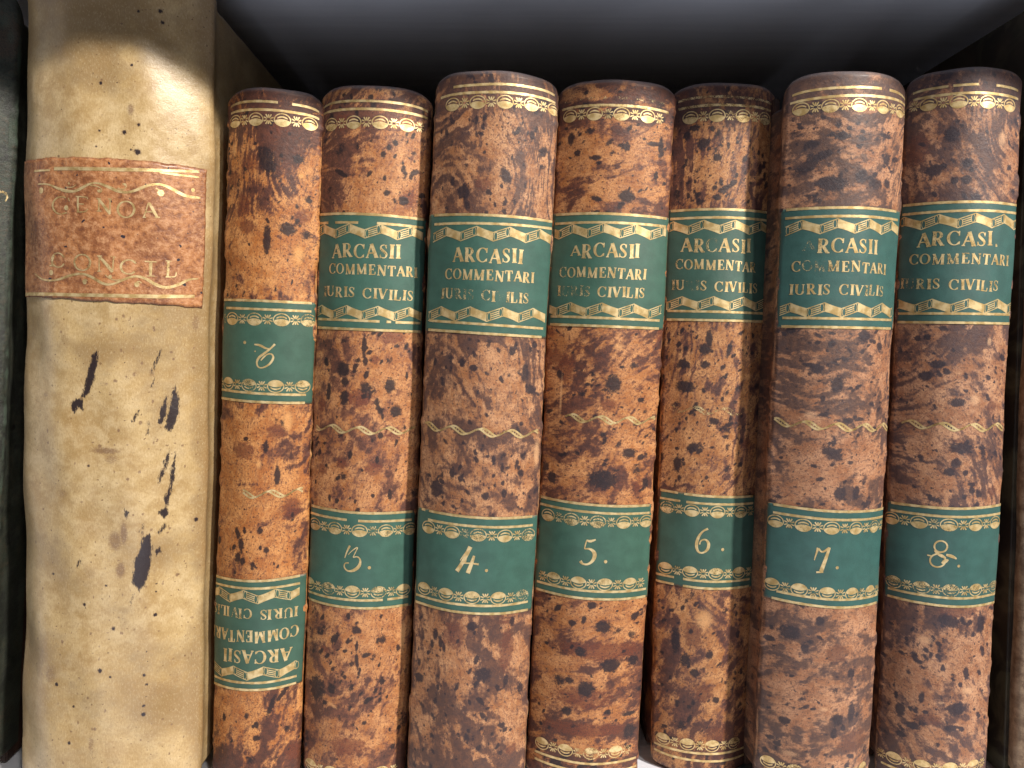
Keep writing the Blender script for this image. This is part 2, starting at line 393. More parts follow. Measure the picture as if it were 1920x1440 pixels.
        o = s.mesh(name, V, mat, s.root, uvs, paint(s, U, Vv))
        return o
    def patch(s, name, u0, u1, vb, vt, mat, parent, off=0.00016, jag=0.0):
        """a thin label: bottom and top edge given as (v at u0, v at u1), rim turned down to the spine"""
        nu = max(8, int((u1 - u0) / 0.0006)); nv = max(8, int(abs(vt[0] - vb[0]) / 0.001))
        a = np.concatenate([[0], np.linspace(0, 1, nu), [1]]); b = np.concatenate([[0], np.linspace(0, 1, nv), [1]])
        Aa, Bb = np.meshgrid(a, b)
        U = u0 + (u1 - u0) * Aa
        lo = vb[0] + (vb[1] - vb[0]) * Aa; hi = vt[0] + (vt[1] - vt[0]) * Aa
        if jag:
            hi = hi + jag * (fbm(U * 380, U * 0 + 3, s.seed + 3) - 0.5); lo = lo + jag * (fbm(U * 380, U * 0 + 9, s.seed + 4) - 0.5)
            U = U + jag * 0.7 * (fbm(Bb * 40, Bb * 0, s.seed + 8) - 0.5) * np.sign(Aa - 0.5)
        Vv = lo + (hi - lo) * Bb
        rim = np.zeros_like(Aa, bool); rim[0] = rim[-1] = True; rim[:, 0] = rim[:, -1] = True
        offs = np.where(rim, -0.00005, off)
        V = s.S(U, Vv, offs)
        at = np.zeros(V.shape[:2] + (4,))
        ed = np.minimum(np.minimum(Aa, 1 - Aa) * (u1 - u0), np.minimum(Bb, 1 - Bb) * np.abs(hi - lo))
        at[..., 0] = np.exp(-ed / 0.0006)
        return s.mesh(name, V, mat, parent, np.stack([U * 100, Vv * 100], -1), at)

class Foil:
    """gold shapes collected in (u, v) of a book's spine and laid on its surface as one thin mesh"""
    def __init__(s, book, off): s.b, s.off, s.P, s.Fc, s.W = book, off, [], [], []
    def quadstrip(s, A, B, wear=0.3):
        n0 = len(s.P)
        for a, b in zip(A, B): s.P += [a, b]; s.W += [wear, wear]
        for i in range(len(A) - 1):
            k = n0 + 2 * i; s.Fc.append((k, k + 1, k + 3, k + 2))
    def stroke(s, pts, ws, wear=0.3, step=0.0006, smooth=0):
        P = [np.array(p, float) for p in pts]
        W = list(ws) if isinstance(ws, (list, tuple)) else [ws] * len(P)
        if smooth:
            Q = chaikin([np.array((*p, w)) for p, w in zip(P, W)], smooth); P = [q[:2] for q in Q]; W = [q[2] for q in Q]
        PP, WW = [P[0]], [W[0]]
        for a, b, wa, wb in zip(P[:-1], P[1:], W[:-1], W[1:]):
            n = max(1, int(np.hypot(*(b - a)) / step))
            for i in range(1, n + 1): t = i / n; PP.append(a + (b - a) * t); WW.append(wa + (wb - wa) * t)
        PP = np.array(PP)
        T = np.gradient(PP, axis=0) if len(PP) > 1 else np.array([[1, 0]])
        T /= np.maximum(np.linalg.norm(T, axis=1), 1e-9)[:, None]
        Nn = np.stack([-T[:, 1], T[:, 0]], 1); WW = np.array(WW)[:, None] / 2
        s.quadstrip(list(PP + Nn * WW), list(PP - Nn * WW), wear)
    def columns(s, xs, lo, hi, wear=0.3):
        s.quadstrip([np.array((x, h)) for x, h in zip(xs, hi)], [np.array((x, l)) for x, l in zip(xs, lo)], wear)
    def blob(s, c, rx, ry, wear=0.2, rot=0):
        xs = np.linspace(-1, 1, 9); h = np.sqrt(np.maximum(0, 1 - xs ** 2))
        s.columns(c[0] + xs * rx, c[1] - h * ry, c[1] + h * ry, wear)
    def ring(s, c, rx, ry, w, a0=0, a1=360, wear=0.3, n=22, contrast=None):
        an = [math.radians(a0 + (a1 - a0) * i / n) for i in range(n + 1)]
        P = [(c[0] + rx * math.cos(a), c[1] + ry * math.sin(a)) for a in an]
        W = [w if contrast is None else w + contrast * abs(math.cos(a)) ** 1.6 for a in an]
        s.stroke(P, W, wear, 0.002)
    def build(s, name, parent, mat=None):
        if not s.Fc: return None
        P = np.array(s.P)
        V = s.b.S(P[:, 0], P[:, 1], s.off)
        me = bpy.data.meshes.new(name); me.from_pydata([tuple(v) for v in V], [], s.Fc); me.update()
        uvl = me.uv_layers.new(name='UVMap'); vi = np.empty(len(me.loops), np.int32); me.loops.foreach_get('vertex_index', vi)
        uvl.data.foreach_set('uv', (P[vi] * 100).reshape(-1).astype(np.float32))
        a = me.attributes.new('wear', 'FLOAT', 'POINT'); a.data.foreach_set('value', np.array(s.W, np.float32))
        me.polygons.foreach_set('use_smooth', np.ones(len(me.polygons), bool))
        return link(name, me, mat or GOLD, parent)

# ------------------------------------------------------------------ tooling shapes
def rule(b, off, pl, pr, parent, wpx=4.6, wear=0.25, gaps=(), name='gold_rule'):
    (u0, v0), (u1, v1) = b.inv(*pl), b.inv(*pr)
    f = Foil(b, off); R = random.Random(int(pl[0] * 7 + pl[1]))
    cuts = [0.0] + [g for gp in gaps for g in gp] + [1.0]
    for i in range(0, len(cuts), 2):
        t0, t1 = cuts[i], cuts[i + 1]
        n = max(3, int((t1 - t0) * (u1 - u0) / 0.0007))
        ts = [t0 + (t1 - t0) * k / n for k in range(n + 1)]
        f.stroke([(u0 + (u1 - u0) * t, v0 + (v1 - v0) * t) for t in ts], [max(0.3, wpx * PX * 1e3 * (0.9 + R.random() * 0.22)) / 1e3 for _ in ts], wear)
    return f.build(name, parent)

def egg_border(b, off, pl, pr, parent, up=1, wpx=0, period=49.0, phase=0.0, wear=0.32, name='gold_border', h=22.0, seed=1):
    (u0, v0), (u1, v1) = b.inv(*pl), b.inv(*pr)
    f = Foil(b, off); k = PX * 1.03; P = period * k; R = random.Random(seed)
    n = int((u1 - u0) / P) + 2
    rx, ry = 14.3 * k, h / 2 * k
    def inside(u, m): return u0 - m <= u <= u1 + m
    for i in range(-1, n):
        cu = u0 + (i + phase) * P
        for kind, c0 in ((0, cu), (1, cu + P * 0.5)):
            if not inside(c0, 0): continue
            cv = v0 + (v1 - v0) * (c0 - u0) / max(1e-6, u1 - u0)
            we = wear + R.uniform(-0.12, 0.22) * (1 if R.random() < 0.8 else 1.5)
            if kind == 0:
                f.ring((c0, cv), rx, ry, 1.9 * k, wear=we)
                xs = np.linspace(-0.93, 0.93, 13)
                lo = -np.sqrt(1 - xs ** 2) * 0.92; hi = 0.12 * (1 - xs ** 2 * 2.4); hi = np.maximum(hi, lo + 0.02)
                a, c = cv + up * lo * ry, cv + up * hi * ry
                f.columns(c0 + xs * rx * 0.93, np.minimum(a, c), np.maximum(a, c), we)
                xs = np.linspace(-0.62, 0.62, 9)
                hi2 = 0.62 * (1 - xs ** 2 * 1.2); lo2 = 0.36 * (1 - xs ** 2 * 1.7)
                a, c = cv + up * lo2 * ry, cv + up * hi2 * ry
                f.columns(c0 + xs * rx, np.minimum(a, c), np.maximum(a, c), we)
            else:
                for base in (90, 270):
                    for da, L in ((-30, 10), (0, 8.5), (30, 10)):
                        t = math.radians(base + da); d = np.array((math.cos(t), math.sin(t))) * k
                        f.stroke([(c0, cv) + d * 2.4, (c0, cv) + d * 6, (c0, cv) + d * L], [1.2 * k, 2.5 * k, 2.2 * k], we, 0.002)
                for base in (0, 180):
                    for da, L in ((-22, 9.5), (22, 9.5)):
                        t = math.radians(base + da); d = np.array((math.cos(t), math.sin(t))) * k
                        f.stroke([(c0, cv) + d * 3.0, (c0, cv) + d * 6, (c0, cv) + d * L], [1.0 * k, 2.3 * k, 1.8 * k], we, 0.002)
    return f.build(name, parent)

def book_border(b, off, pl, pr, parent, phase=0.0, wear=0.22, flip=1, period=58.5, name='gold_border', seed=1):
    """zigzag of little gilt books: a solid cover panel then a panel of page lines"""
    (u0, v0), (u1, v1) = b.inv(*pl), b.inv(*pr)
    f = Foil(b, off); k = PX * 1.03; P = period * k; R = random.Random(seed)
    th = 8.3 * k; amp = 5.2 * k
    n = int((u1 - u0) / P) + 2
    for i in range(-1, n + 1):
        a0 = u0 + (i + phase) * P
        for kind in (0, 1):
            x0 = a0 + (0 if kind == 0 else P * 0.5); x1 = x0 + P * 0.5
            we = wear + R.uniform(-0.1, 0.15)
            X0, X1 = max(x0, u0), min(x1, u1)
            if X1 - X0 < 0.0004: continue
            def mid(x):
                t = (x - x0) / (x1 - x0); s = (2 * t - 1) * amp * (1 if kind == 0 else -1)
                return v0 + (v1 - v0) * (x - u0) / (u1 - u0) + flip * s
            xs = np.linspace(X0, X1, 9)
            if kind == 1:
                tt = (xs - x0) / (x1 - x0)
                t2 = th * (1 - 0.10 * np.sin(tt * math.pi))
                f.columns(xs, [mid(x) - t for x, t in zip(xs, t2)], [mid(x) + t for x, t in zip(xs, t2)], we)
            else:
                for q, w in ((-0.92, 1.6), (0.92, 1.6)):
                    f.stroke([(x, mid(x) + q * th) for x in xs], w * k, we, 0.002)
                for q in (-0.46, -0.02, 0.42):
                    i0, i1 = x0 + P * 0.115, x1 - P * 0.115
                    xa, xb = max(X0, i0), min(X1, i1)
                    if xb > xa + 0.0003: f.stroke([(x, mid(x) + q * th) for x in np.linspace(xa, xb, 6)], 1.75 * k, we, 0.002)
                for xe, sg in ((x0, 1), (x1, -1)):
                    if u0 <= xe <= u1:
                        cx = xe + sg * 3.6 * k
                        if u0 < cx < u1: f.ring((cx + sg * k, mid(cx)), 3.3 * k, th * 0.85, 1.0 * k, wear=we, n=12)
    return f.build(name, parent)

GLY = {
 'A': (0.86, [('L', .04, .0, .40, .99, .075), ('L', .40, 1.0, .78, 0, .19), ('L', .17, .34, .62, .34, .06), ('L', -.06, .025, .17, .025, .05), ('L', .60, .025, .93, .025, .05)]),
 'R': (0.86, [('L', .17, 0, .17, 1, .18), ('L', 0, .025, .36, .025, .05), ('L', 0, .975, .34, .975, .05), ('C', .36, .74, .24, .24, 95, -95), ('L', .2, .49, .36, .49, .05), ('L', .38, .49, .70, .02, .16), ('L', .66, .03, .86, .03, .06)]),
 'C': (0.86, [('C', .45, .5, .40, .49, 45, 318), ('L', .76, .66, .78, .99, .06), ('L', .75, .05, .77, .25, .05)]),
 'G': (0.92, [('C', .45, .5, .40, .49, 45, 318), ('L', .76, .66, .78, .99, .06), ('L', .76, .02, .76, .40, .13), ('L', .6, .41, .9, .41, .05)]),
 'S': (0.66, [('S',)]),
 'I': (0.44, [('L', .2, 0, .2, 1, .19), ('L', .02, .025, .38, .025, .05), ('L', .02, .975, .38, .975, .05)]),
 'O': (0.96, [('C', .45, .5, .40, .49, 0, 360)]),
 'M': (1.12, [('L', .12, 0, .12, 1, .07), ('L', .12, 1, .50, .03, .17), ('L', .50, .03, .88, 1, .06), ('L', .90, 0, .90, 1, .18), ('L', 0, .025, .26, .025, .05), ('L', .74, .025, 1.06, .025, .05), ('L', 0, .975, .2, .975, .05), ('L', .85, .975, 1.06, .975, .05)]),
 'E': (0.78, [('L', .17, 0, .17, 1, .18), ('L', 0, .025, .66, .025, .055), ('L', 0, .975, .64, .975, .055), ('L', .2, .51, .48, .51, .055), ('L', .65, .02, .68, .28, .06), ('L', .63, .98, .64, .76, .06), ('L', .48, .40, .48, .62, .05)]),
 'N': (0.98, [('L', .13, 0, .13, 1, .07), ('L', .13, 1, .80, .0, .18), ('L', .80, 0, .80, 1, .07), ('L', 0, .025, .28, .025, .05), ('L', .0, .975, .2, .975, .05), ('L', .66, .975, .94, .975, .05)]),
 'T': (0.82, [('L', .38, 0, .38, 1, .18), ('L', .2, .025, .56, .025, .05), ('L', 0, .975, .76, .975, .06), ('L', .01, 1, .01, .72, .06), ('L', .75, 1, .75, .72, .06)]),
 'U': (0.94, [('L', .17, .34, .17, 1, .18), ('C', .47, .34, .30, .32, 180, 360), ('L', .77, .34, .77, 1, .06), ('L', 0, .975, .34, .975, .05), ('L', .64, .975, .9, .975, .05)]),
 'V': (0.86, [('L', .10, 1, .42, 0, .19), ('L', .42, 0, .76, 1, .07), ('L', -.04, .975, .28, .975, .05), ('L', .62, .975, .9, .975, .05)]),
 'L': (0.76, [('L', .17, 0, .17, 1, .18), ('L', 0, .025, .66, .025, .055), ('L', 0, .975, .36, .975, .05), ('L', .65, .02, .68, .34, .07)]),
 ' ': (0.62, []), '.': (0.4, [('L', .15, .08, .3, .08, .15)]),
}
def glyph(f, ch, to, h, sx, wear):
    for st in GLY[ch][1]:
        if st[0] == 'L':
            _, x0, y0, x1, y1, w = st
            f.stroke([to(x0 * sx, y0 * h), to(x1 * sx, y1 * h)], w * h * 1.25 + 0.012 * h, wear, 0.0008)
        elif st[0] == 'C':
            _, cx, cy, rx, ry, a0, a1 = st; n = 18
            an = [math.radians(a0 + (a1 - a0) * i / n) for i in range(n + 1)]
            f.stroke([to((cx + rx * math.cos(a)) * sx, (cy + ry * math.sin(a)) * h) for a in an],
                     [h * (0.055 + 0.15 * abs(math.cos(a)) ** 1.6) for a in an], wear, 0.002)
        else:
            pts = [(.52, .78), (.48, .93), (.31, .985), (.12, .90), (.09, .73), (.22, .58), (.40, .45), (.55, .30), (.50, .10), (.31, .015), (.11, .08), (.05, .26)]
            ws = [.07, .07, .07, .09, .15, .19, .20, .17, .10, .07, .07, .08]
            f.stroke([to(x * sx, y * h) for x, y in pts], [w * h for w in ws], wear, 0.002, smooth=2)
            f.stroke([to(.53 * sx, .70 * h), to(.55 * sx, .97 * h)], .05 * h, wear); f.stroke([to(.05 * sx, .02 * h), to(.05 * sx, .3 * h)], .05 * h, wear)

def text(b, off, s, pl, pr, hpx, parent, fade=None, flip=False, name='gold_lettering', base=0.28, seed=0, mat=None, small=()):
    """fade: one character per letter, 0 crisp to 9 gone"""
    (u0, v0), (u1, v1) = b.inv(*pl), b.inv(*pr)
    h = hpx * PX * 1.03; R = random.Random(seed + len(s))
    if flip: (u0, v0), (u1, v1) = (u1, v1), (u0, v0)
    tot = sum(GLY[c][0] for c in s) - 0.08
    L = abs(u1 - u0); sgn = -1 if flip else 1
    unit = L / tot; x = 0.0
    f = Foil(b, off)
    for i, c in enumerate(s):
        wv = GLY[c][0]; fd = 0.72 * int(fade[i]) if fade and i < len(fade) and fade[i].isdigit() else 1
        jx, jy, ja = R.uniform(-.02, .02) * h, R.uniform(-.05, .05) * h, R.uniform(-.05, .05)
        hh = h * (0.72 if i in small else 1.0)
        def to(a, bb, x=x):
            a2, b2 = a - ja * (bb - h / 2) + jx, bb + ja * a - hh / 2 + jy
            uu = x * unit + a2
            return (u0 + sgn * uu, v0 + (v1 - v0) * min(1.2, max(-.2, uu / L)) + sgn * b2)
        if fd < 6.4: glyph(f, c, to, hh, unit * (0.86 if wv > .5 else 0.95), base + fd * 0.085)
        x += wv
    return f.build(name, parent, mat)

def trace(b, off, strokes, dots, org, sc, parent, name='gold_numeral', wear=0.22, mat=None, smooth=2, fat=1.0):
    """freehand strokes traced over the photograph: lists of (x, y, width)"""
    f = Foil(b, off)
    for st in strokes:
        P = [b.inv(org[0] + x / sc, org[1] + y / sc) for x, y, _ in st]
        f.stroke(P, [w * fat / sc * PX * 1.03 for *_, w in st], wear, smooth=smooth)
    for x, y, r in dots:
        c = b.inv(org[0] + x / sc, org[1] + y / sc); q = r / sc * PX
        f.blob(c, q, q, 0.1)
    return f.build(name, parent, mat)

def wave(b, off, pl, pr, parent, phase=0.0, wear=0.08, period=54.0, name='gold_wave'):
    (u0, v0), (u1, v1) = b.inv(*pl), b.inv(*pr)
    f = Foil(b, off); k = PX * 1.03; P = period * k
    n = int((u1 - u0) / (P / 24))
    us = np.linspace(u0, u1, n); vs = v0 + (v1 - v0) * (us - u0) / (u1 - u0)
    ph = 2 * math.pi * (us - u0) / P + phase
    a = np.sin(ph) * 5.2 * k
    g = np.maximum(0, -np.cos(ph)) ** 0.7 * 3.9 * k
    f.stroke(list(zip(us, vs + a + g)), 3.5 * k, wear, 0.002)
    f.stroke(list(zip(us, vs + a - g)), 3.5 * k, wear, 0.002)
    for u, v, q in zip(us[::2], (vs + a)[::2], g[::2]):
        if q > 2.6 * k: f.blob((u, v), 0.8 * k, 1.5 * k, wear)
    return f.build(name, parent)

# ------------------------------------------------------------------ mottling painted into vertex attributes
def make_paint(cfg):
    def paint(b, U, Vv):
        R = np.random.RandomState(b.seed * 13 + 5)
        sh = U.shape
        k = b.seed * 11.3
        # flow of the marbling
        th = cfg['flow'] + cfg.get('swirl', 0.8) * (fbm(U * 22 + k, Vv * 16 + k, b.seed + 1, 2) - 0.5) * 1.8
        wx = (fbm(U * 110 + k, Vv * 110, b.seed + 2, 5) - 0.5) * 0.010; wy = (fbm(U * 110, Vv * 110 + k, b.seed + 3, 5) - 0.5) * 0.010
        Ux, Vx = U + wx, Vv + wy
        s_ = Ux * np.cos(th) + Vx * np.sin(th); t_ = -Ux * np.sin(th) + Vx * np.cos(th)
        streak = fbm(s_ * 105 + k, t_ * 430 + k, b.seed + 4, 5)
        big = fbm(U * 55 + 3 + k, Vv * 42 + k, b.seed + 6, 3)
        out = np.zeros(sh + (4,))
        mm = fbm(U * 330 + k, Vv * 280 + k, b.seed + 12, 4)
        wash = 0.01 + cfg['wash'] + (mm - 0.5) * 1.9 + (streak - 0.5) * 2.9 * cfg.get('streak', 1.0) + (big - 0.5) * 1.5
        spot = np.zeros(sh); red = np.zeros(sh); scuff = np.zeros(sh)
        ui, vi = U[0], Vv[:, 0]
        def splat(dst, u, v, ru, rv, ang, amp=1.0):
            m = max(ru, rv) * 2.2
            i0, i1 = np.searchsorted(ui, [u - m, u + m]); j0, j1 = np.searchsorted(vi, [v - m, v + m])
            if i1 <= i0 or j1 <= j0: return
            du, dv = U[j0:j1, i0:i1] - u, Vv[j0:j1, i0:i1] - v
            c, s2 = math.cos(ang), math.sin(ang)
            a, bb = (du * c + dv * s2) / ru, (-du * s2 + dv * c) / rv
            q = np.sqrt(a * a + bb * bb)
            dst[j0:j1, i0:i1] = np.maximum(dst[j0:j1, i0:i1], amp * np.clip(1.25 - q * 0.75, 0, 1.0))
        H, W = b.H, b.face
        # droplets gathered in flocks
        for _ in range(int(cfg['flocks'] * 3.4)):
            fu, fv = R.uniform(-W, W), R.uniform(0, H); sp = R.uniform(0.003, 0.010)
            base = cfg['flow'] + R.uniform(-0.5, 0.5)
            for _ in range(R.randint(4, 16)):
                r = 0.00026 + 0.00085 * R.rand() ** 2.8 * cfg.get('size', 1.0)
                splat(spot, fu + R.normal() * sp, fv + R.normal() * sp, r * R.uniform(1.0, 2.3), r, base + R.normal() * 0.3, R.uniform(0.6, 1.0))
        for _ in range(cfg.get('big', 14)):
            r = R.uniform(0.0012, 0.0026) * cfg.get('size', 1.0)
            splat(spot, R.uniform(-W, W), R.uniform(0, H), r * R.uniform(0.8, 1.5), r, R.uniform(0, 3.1), R.uniform(0.6, 0.95))
        for _ in range(cfg.get('reds', 6)):
            r = R.uniform(0.0015, 0.0045)
            splat(red, R.uniform(-W, W), R.uniform(0, H), r * R.uniform(0.7, 1.4), r, 0, R.uniform(0.5, 0.9))
        for _ in range(cfg.get('scuffs', 10)):
            r = R.uniform(0.001, 0.0035)
            splat(scuff, R.uniform(-W, W), R.uniform(0, H), r * R.uniform(0.6, 1.4), r, 0, R.uniform(0.25, 0.6))
        q = PX * 1.04
        for kind, px, py, rx, ry, *an in cfg.get('marks', []):
            u, v = b.inv(px, py); an = an[0] if an else 0.0
            if kind == 'K': splat(spot, u, v, rx * q, ry * q, an)
            elif kind == 'R': splat(red, u, v, rx * q, ry * q, an)
            elif kind == 'S': splat(scuff, u, v, rx * q, ry * q, an, 0.8)
            elif kind in 'WP':
                d = np.sqrt(((U - u) / (rx * q)) ** 2 + ((Vv - v) / (ry * q)) ** 2)
                wash += (0.62 if kind == 'W' else -0.6) * np.clip(1.4 - d, 0, 1)
        # darkened head and tail where the tooling runs
        dk = cfg.get('ends', 0.5)
        wash += dk * (sstep(H - 0.016, H - 0.011, Vv) + sstep(0.016, 0.011, Vv))
        # rubbed joints
        ed = np.abs(np.abs(U) - b.face)
        e = np.exp(-(ed / 0.0011) ** 2) * (fbm(Vv * 260, U * 0 + k, b.seed + 9, 3))
        scuff = np.maximum(scuff, e * cfg.get('joint', 1.15))
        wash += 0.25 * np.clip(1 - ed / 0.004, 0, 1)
        out[..., 0], out[..., 1], out[..., 2], out[..., 3] = spot, np.clip(wash, -0.5, 1.4), red, scuff
        return out
    return paint

def innards(b, top_in=0.005):
    """page block and two boards under the leather"""
    w2 = b.w / 2
    box('cover_board', -w2 + 0.0006, -w2 + 0.0030, 0.013, b.depth, 0.0010, b.H - 0.0035, COVER, b.root, 0.0005)
    box('cover_board', w2 - 0.0030, w2 - 0.0006, 0.013, b.depth, 0.0010, b.H - 0.0035, COVER, b.root, 0.0005)
    box('page_block', -w2 + 0.0034, w2 - 0.0034, 0.0025, b.depth - 0.004, 0.004, b.H - top_in - 0.002, PAPER, b.root, 0.0004)

GROUP = 'matching mottled calf volumes with green spine labels'
def mk(n, TL, TR, BL, BR, dl, dr, top, label, cfg, bulge=0.007):
    b = Book('leather_bound_book', TL, TR, BL, BR, dl, dr, top, bulge, 2.0, 0.028, 0.13, seed=n)
    tag(b.root, label, 'book', GROUP)
    b.build_spine(LEA[n], make_paint(cfg))
    innards(b)
    b.n = n
    return b
LO, GO, HO = 0.00016, 0.00023, 0.00005        # label, gold on label, gold on leather
def add_label(b, name, top, bot, pad=1.5, ends=None):
    """top and bottom rule given as ((xl, yl), (xr, yr)); the morocco reaches a little beyond them"""
    (u0, v0), (u1, v1) = b.inv(*top[0]), b.inv(*top[1]); (a0, w0), (a1, w1) = b.inv(*bot[0]), b.inv(*bot[1])
    def ext(u0, v0, u1, v1, ua, ub):
        s = (v1 - v0) / (u1 - u0); return v0 + s * (ua - u0), v0 + s * (ub - u0)
    e = b.face * 0.985
    ua, ub = (-e, e) if ends is None else ends
    p = pad * PX * 1.6
    vt = ext(u0, v0, u1, v1, ua, ub); vb = ext(a0, w0, a1, w1, ua, ub)
    return b.patch(name, ua, ub, (vb[0] - p, vb[1] - p), (vt[0] + p, vt[1] + p), GREEN[b.n], b.root, LO, jag=0.00025)
def title(b, A, B, c1, t1, t2, t3, c2, C, Dd, f1, f2, f3, ph=(0.0, 0.0), s1='ARCASII', s2='COMMENTARI', flip=False, h=(25, 18.5, 18.5), gaps=({}, {}, {}, {}), small=()):
    L = add_label(b, 'title_label', A, Dd)
    rule(b, GO, *A, L, gaps=gaps[0] or ()); rule(b, GO, *B, L, gaps=gaps[1] or ())
    book_border(b, GO, *c1, L, ph[0], seed=b.n, flip=-1 if flip else 1)
    if not flip:
        text(b, GO, s1, *t1, h[0], L, f1, seed=b.n, small=small); text(b, GO, s2, *t2, h[1], L, f2, seed=b.n + 20); text(b, GO, 'IURIS CIVILIS', *t3, h[2], L, f3, seed=b.n + 40)
    else:
        text(b, GO, s1, *t1, h[0], L, f1, True, seed=b.n); text(b, GO, s2, *t2, h[1], L, f2, True, seed=b.n + 20); text(b, GO, 'IURIS CIVILIS', *t3, h[2], L, f3, True, seed=b.n + 40)
    book_border(b, GO, *c2, L, ph[1], seed=b.n + 9, flip=-1 if flip else 1)
    rule(b, GO, *C, L, gaps=gaps[2] or ()); rule(b, GO, *Dd, L, gaps=gaps[3] or ())
    return L
def volume(b, A, B, e1, e2, C, Dd, num, ph=(0.0, 0.0), gaps=((), (), (), ())):
    L = add_label(b, 'volume_label', A, Dd)
    rule(b, GO, *A, L, gaps=gaps[0]); rule(b, GO, *B, L, gaps=gaps[1])
    egg_border(b, GO, *e1, L, 1, phase=ph[0], seed=b.n); egg_border(b, GO, *e2, L, -1, phase=ph[1], seed=b.n + 7)
    rule(b, GO, *C, L, gaps=gaps[2]); rule(b, GO, *Dd, L, gaps=gaps[3])
    trace(b, GO, num[0], num[1], num[2], num[3], L, fat=1.2)
    return L
def head(b, l1, l2, e, ph=0.0, gaps=((), ()), wear=(0.3, 0.25, 0.3)):
    rule(b, HO, *l1, b.root, 4.4, wear[0], gaps=gaps[0]); rule(b, HO, *l2, b.root, 4.6, wear[1], gaps=gaps[1])
    egg_border(b, HO, *e, b.root, 1, phase=ph, seed=b.n + 3, wear=wear[2])

# ---------- book 2 (upside down)
b = mk(2, (432, 187), (602, 187), (393, 1440), (563, 1440), 0.009, 0.009, 166,
  'narrowest mottled leather volume, shelved upside down, beside the tall vellum book',
  dict(flow=1.35, wash=0.16, streak=0.8, flocks=12, big=5, reds=12, scuffs=16, size=0.9, swirl=0.6, marks=[
   ('W', 510, 230, 90, 60), ('W', 540, 300, 50, 60), ('W', 480, 370, 30, 30), ('P', 450, 300, 20, 40), ('R', 455, 385, 18, 22), ('R', 463, 425, 18, 14), ('S', 440, 280, 9, 18), ('S', 565, 330, 9, 8),
   ('K', 560, 298, 12, 9), ('K', 500, 300, 16, 30, 0.4), ('K', 540, 430, 16, 12), ('K', 500, 450, 8, 30), ('P', 500, 480, 60, 60), ('S', 560, 480, 16, 30),
   ('P', 480, 790, 60, 40), ('S', 540, 790, 14, 30), ('R', 455, 845, 26, 17), ('K', 461, 823, 6, 5), ('K', 498, 838, 6, 12), ('K', 520, 892, 6, 20), ('R', 520, 810, 22, 15), ('S', 485, 870, 8, 14), ('W', 560, 850, 25, 60),
   ('K', 458, 995, 4, 7), ('K', 445, 1000, 6, 12, .4), ('K', 452, 1020, 7, 13), ('K', 446, 1045, 7, 12), ('K', 455, 1052, 6, 9), ('K', 412, 1012, 5, 10), ('K', 487, 995, 6, 7), ('K', 488, 1027, 3, 5), ('P', 440, 960, 50, 40), ('W', 545, 1000, 30, 50),
   ('K', 530, 1300, 22, 5, .9), ('K', 508, 1325, 5, 26, -0.3), ('K', 480, 1385, 8, 6), ('K', 480, 1360, 6, 8), ('K', 420, 1345, 5, 8), ('P', 440, 1330, 50, 60)]), 0.0062)
head(b, ((434, 195), (598, 205)), ((434, 210), (598, 220)), ((438, 228), (597, 235)), 0.1, gaps=(((0.58, 0.72),), ()), wear=(0.3, 0.15, 0.18))
num2 = ([[(372, 508, 9), (420, 512, 18), (475, 545, 14), (515, 548, 7)],
         [(555, 505, 15), (510, 550, 12), (460, 590, 18), (410, 625, 18), (392, 670, 14), (405, 715, 10), (450, 720, 10), (510, 685, 15), (545, 630, 16), (530, 592, 10), (490, 592, 8), (455, 622, 12), (430, 652, 8)]],
        [(290, 490, 15), (380, 570, 7)], (400, 540), 4.8)
volume(b, ((418, 562), (584, 568.5)), ((426, 577.5), (583, 584)), ((422, 597), (582, 601)), ((417, 717), (573, 725)), ((416, 730), (573, 740)), ((414, 746), (571, 755)), num2, (0.5, 0.5))
rule_b = wave(b, HO, (455, 926), (568, 921), b.root, 2.0)
title(b, ((404, 1080), (562, 1079)), ((406, 1093), (562, 1093)), ((405, 1110), (561, 1108)),
      ((421, 1225), (546, 1225)), ((404, 1183), (558, 1181)), ((404, 1138), (558, 1144)),
      ((402, 1250), (556, 1250)), ((403, 1267), (556, 1267)), ((400, 1280), (555, 1280)), '0000012', '1111122223', '1111 11352244', (0.3, 0.0), flip=True, h=(25, 22, 19))

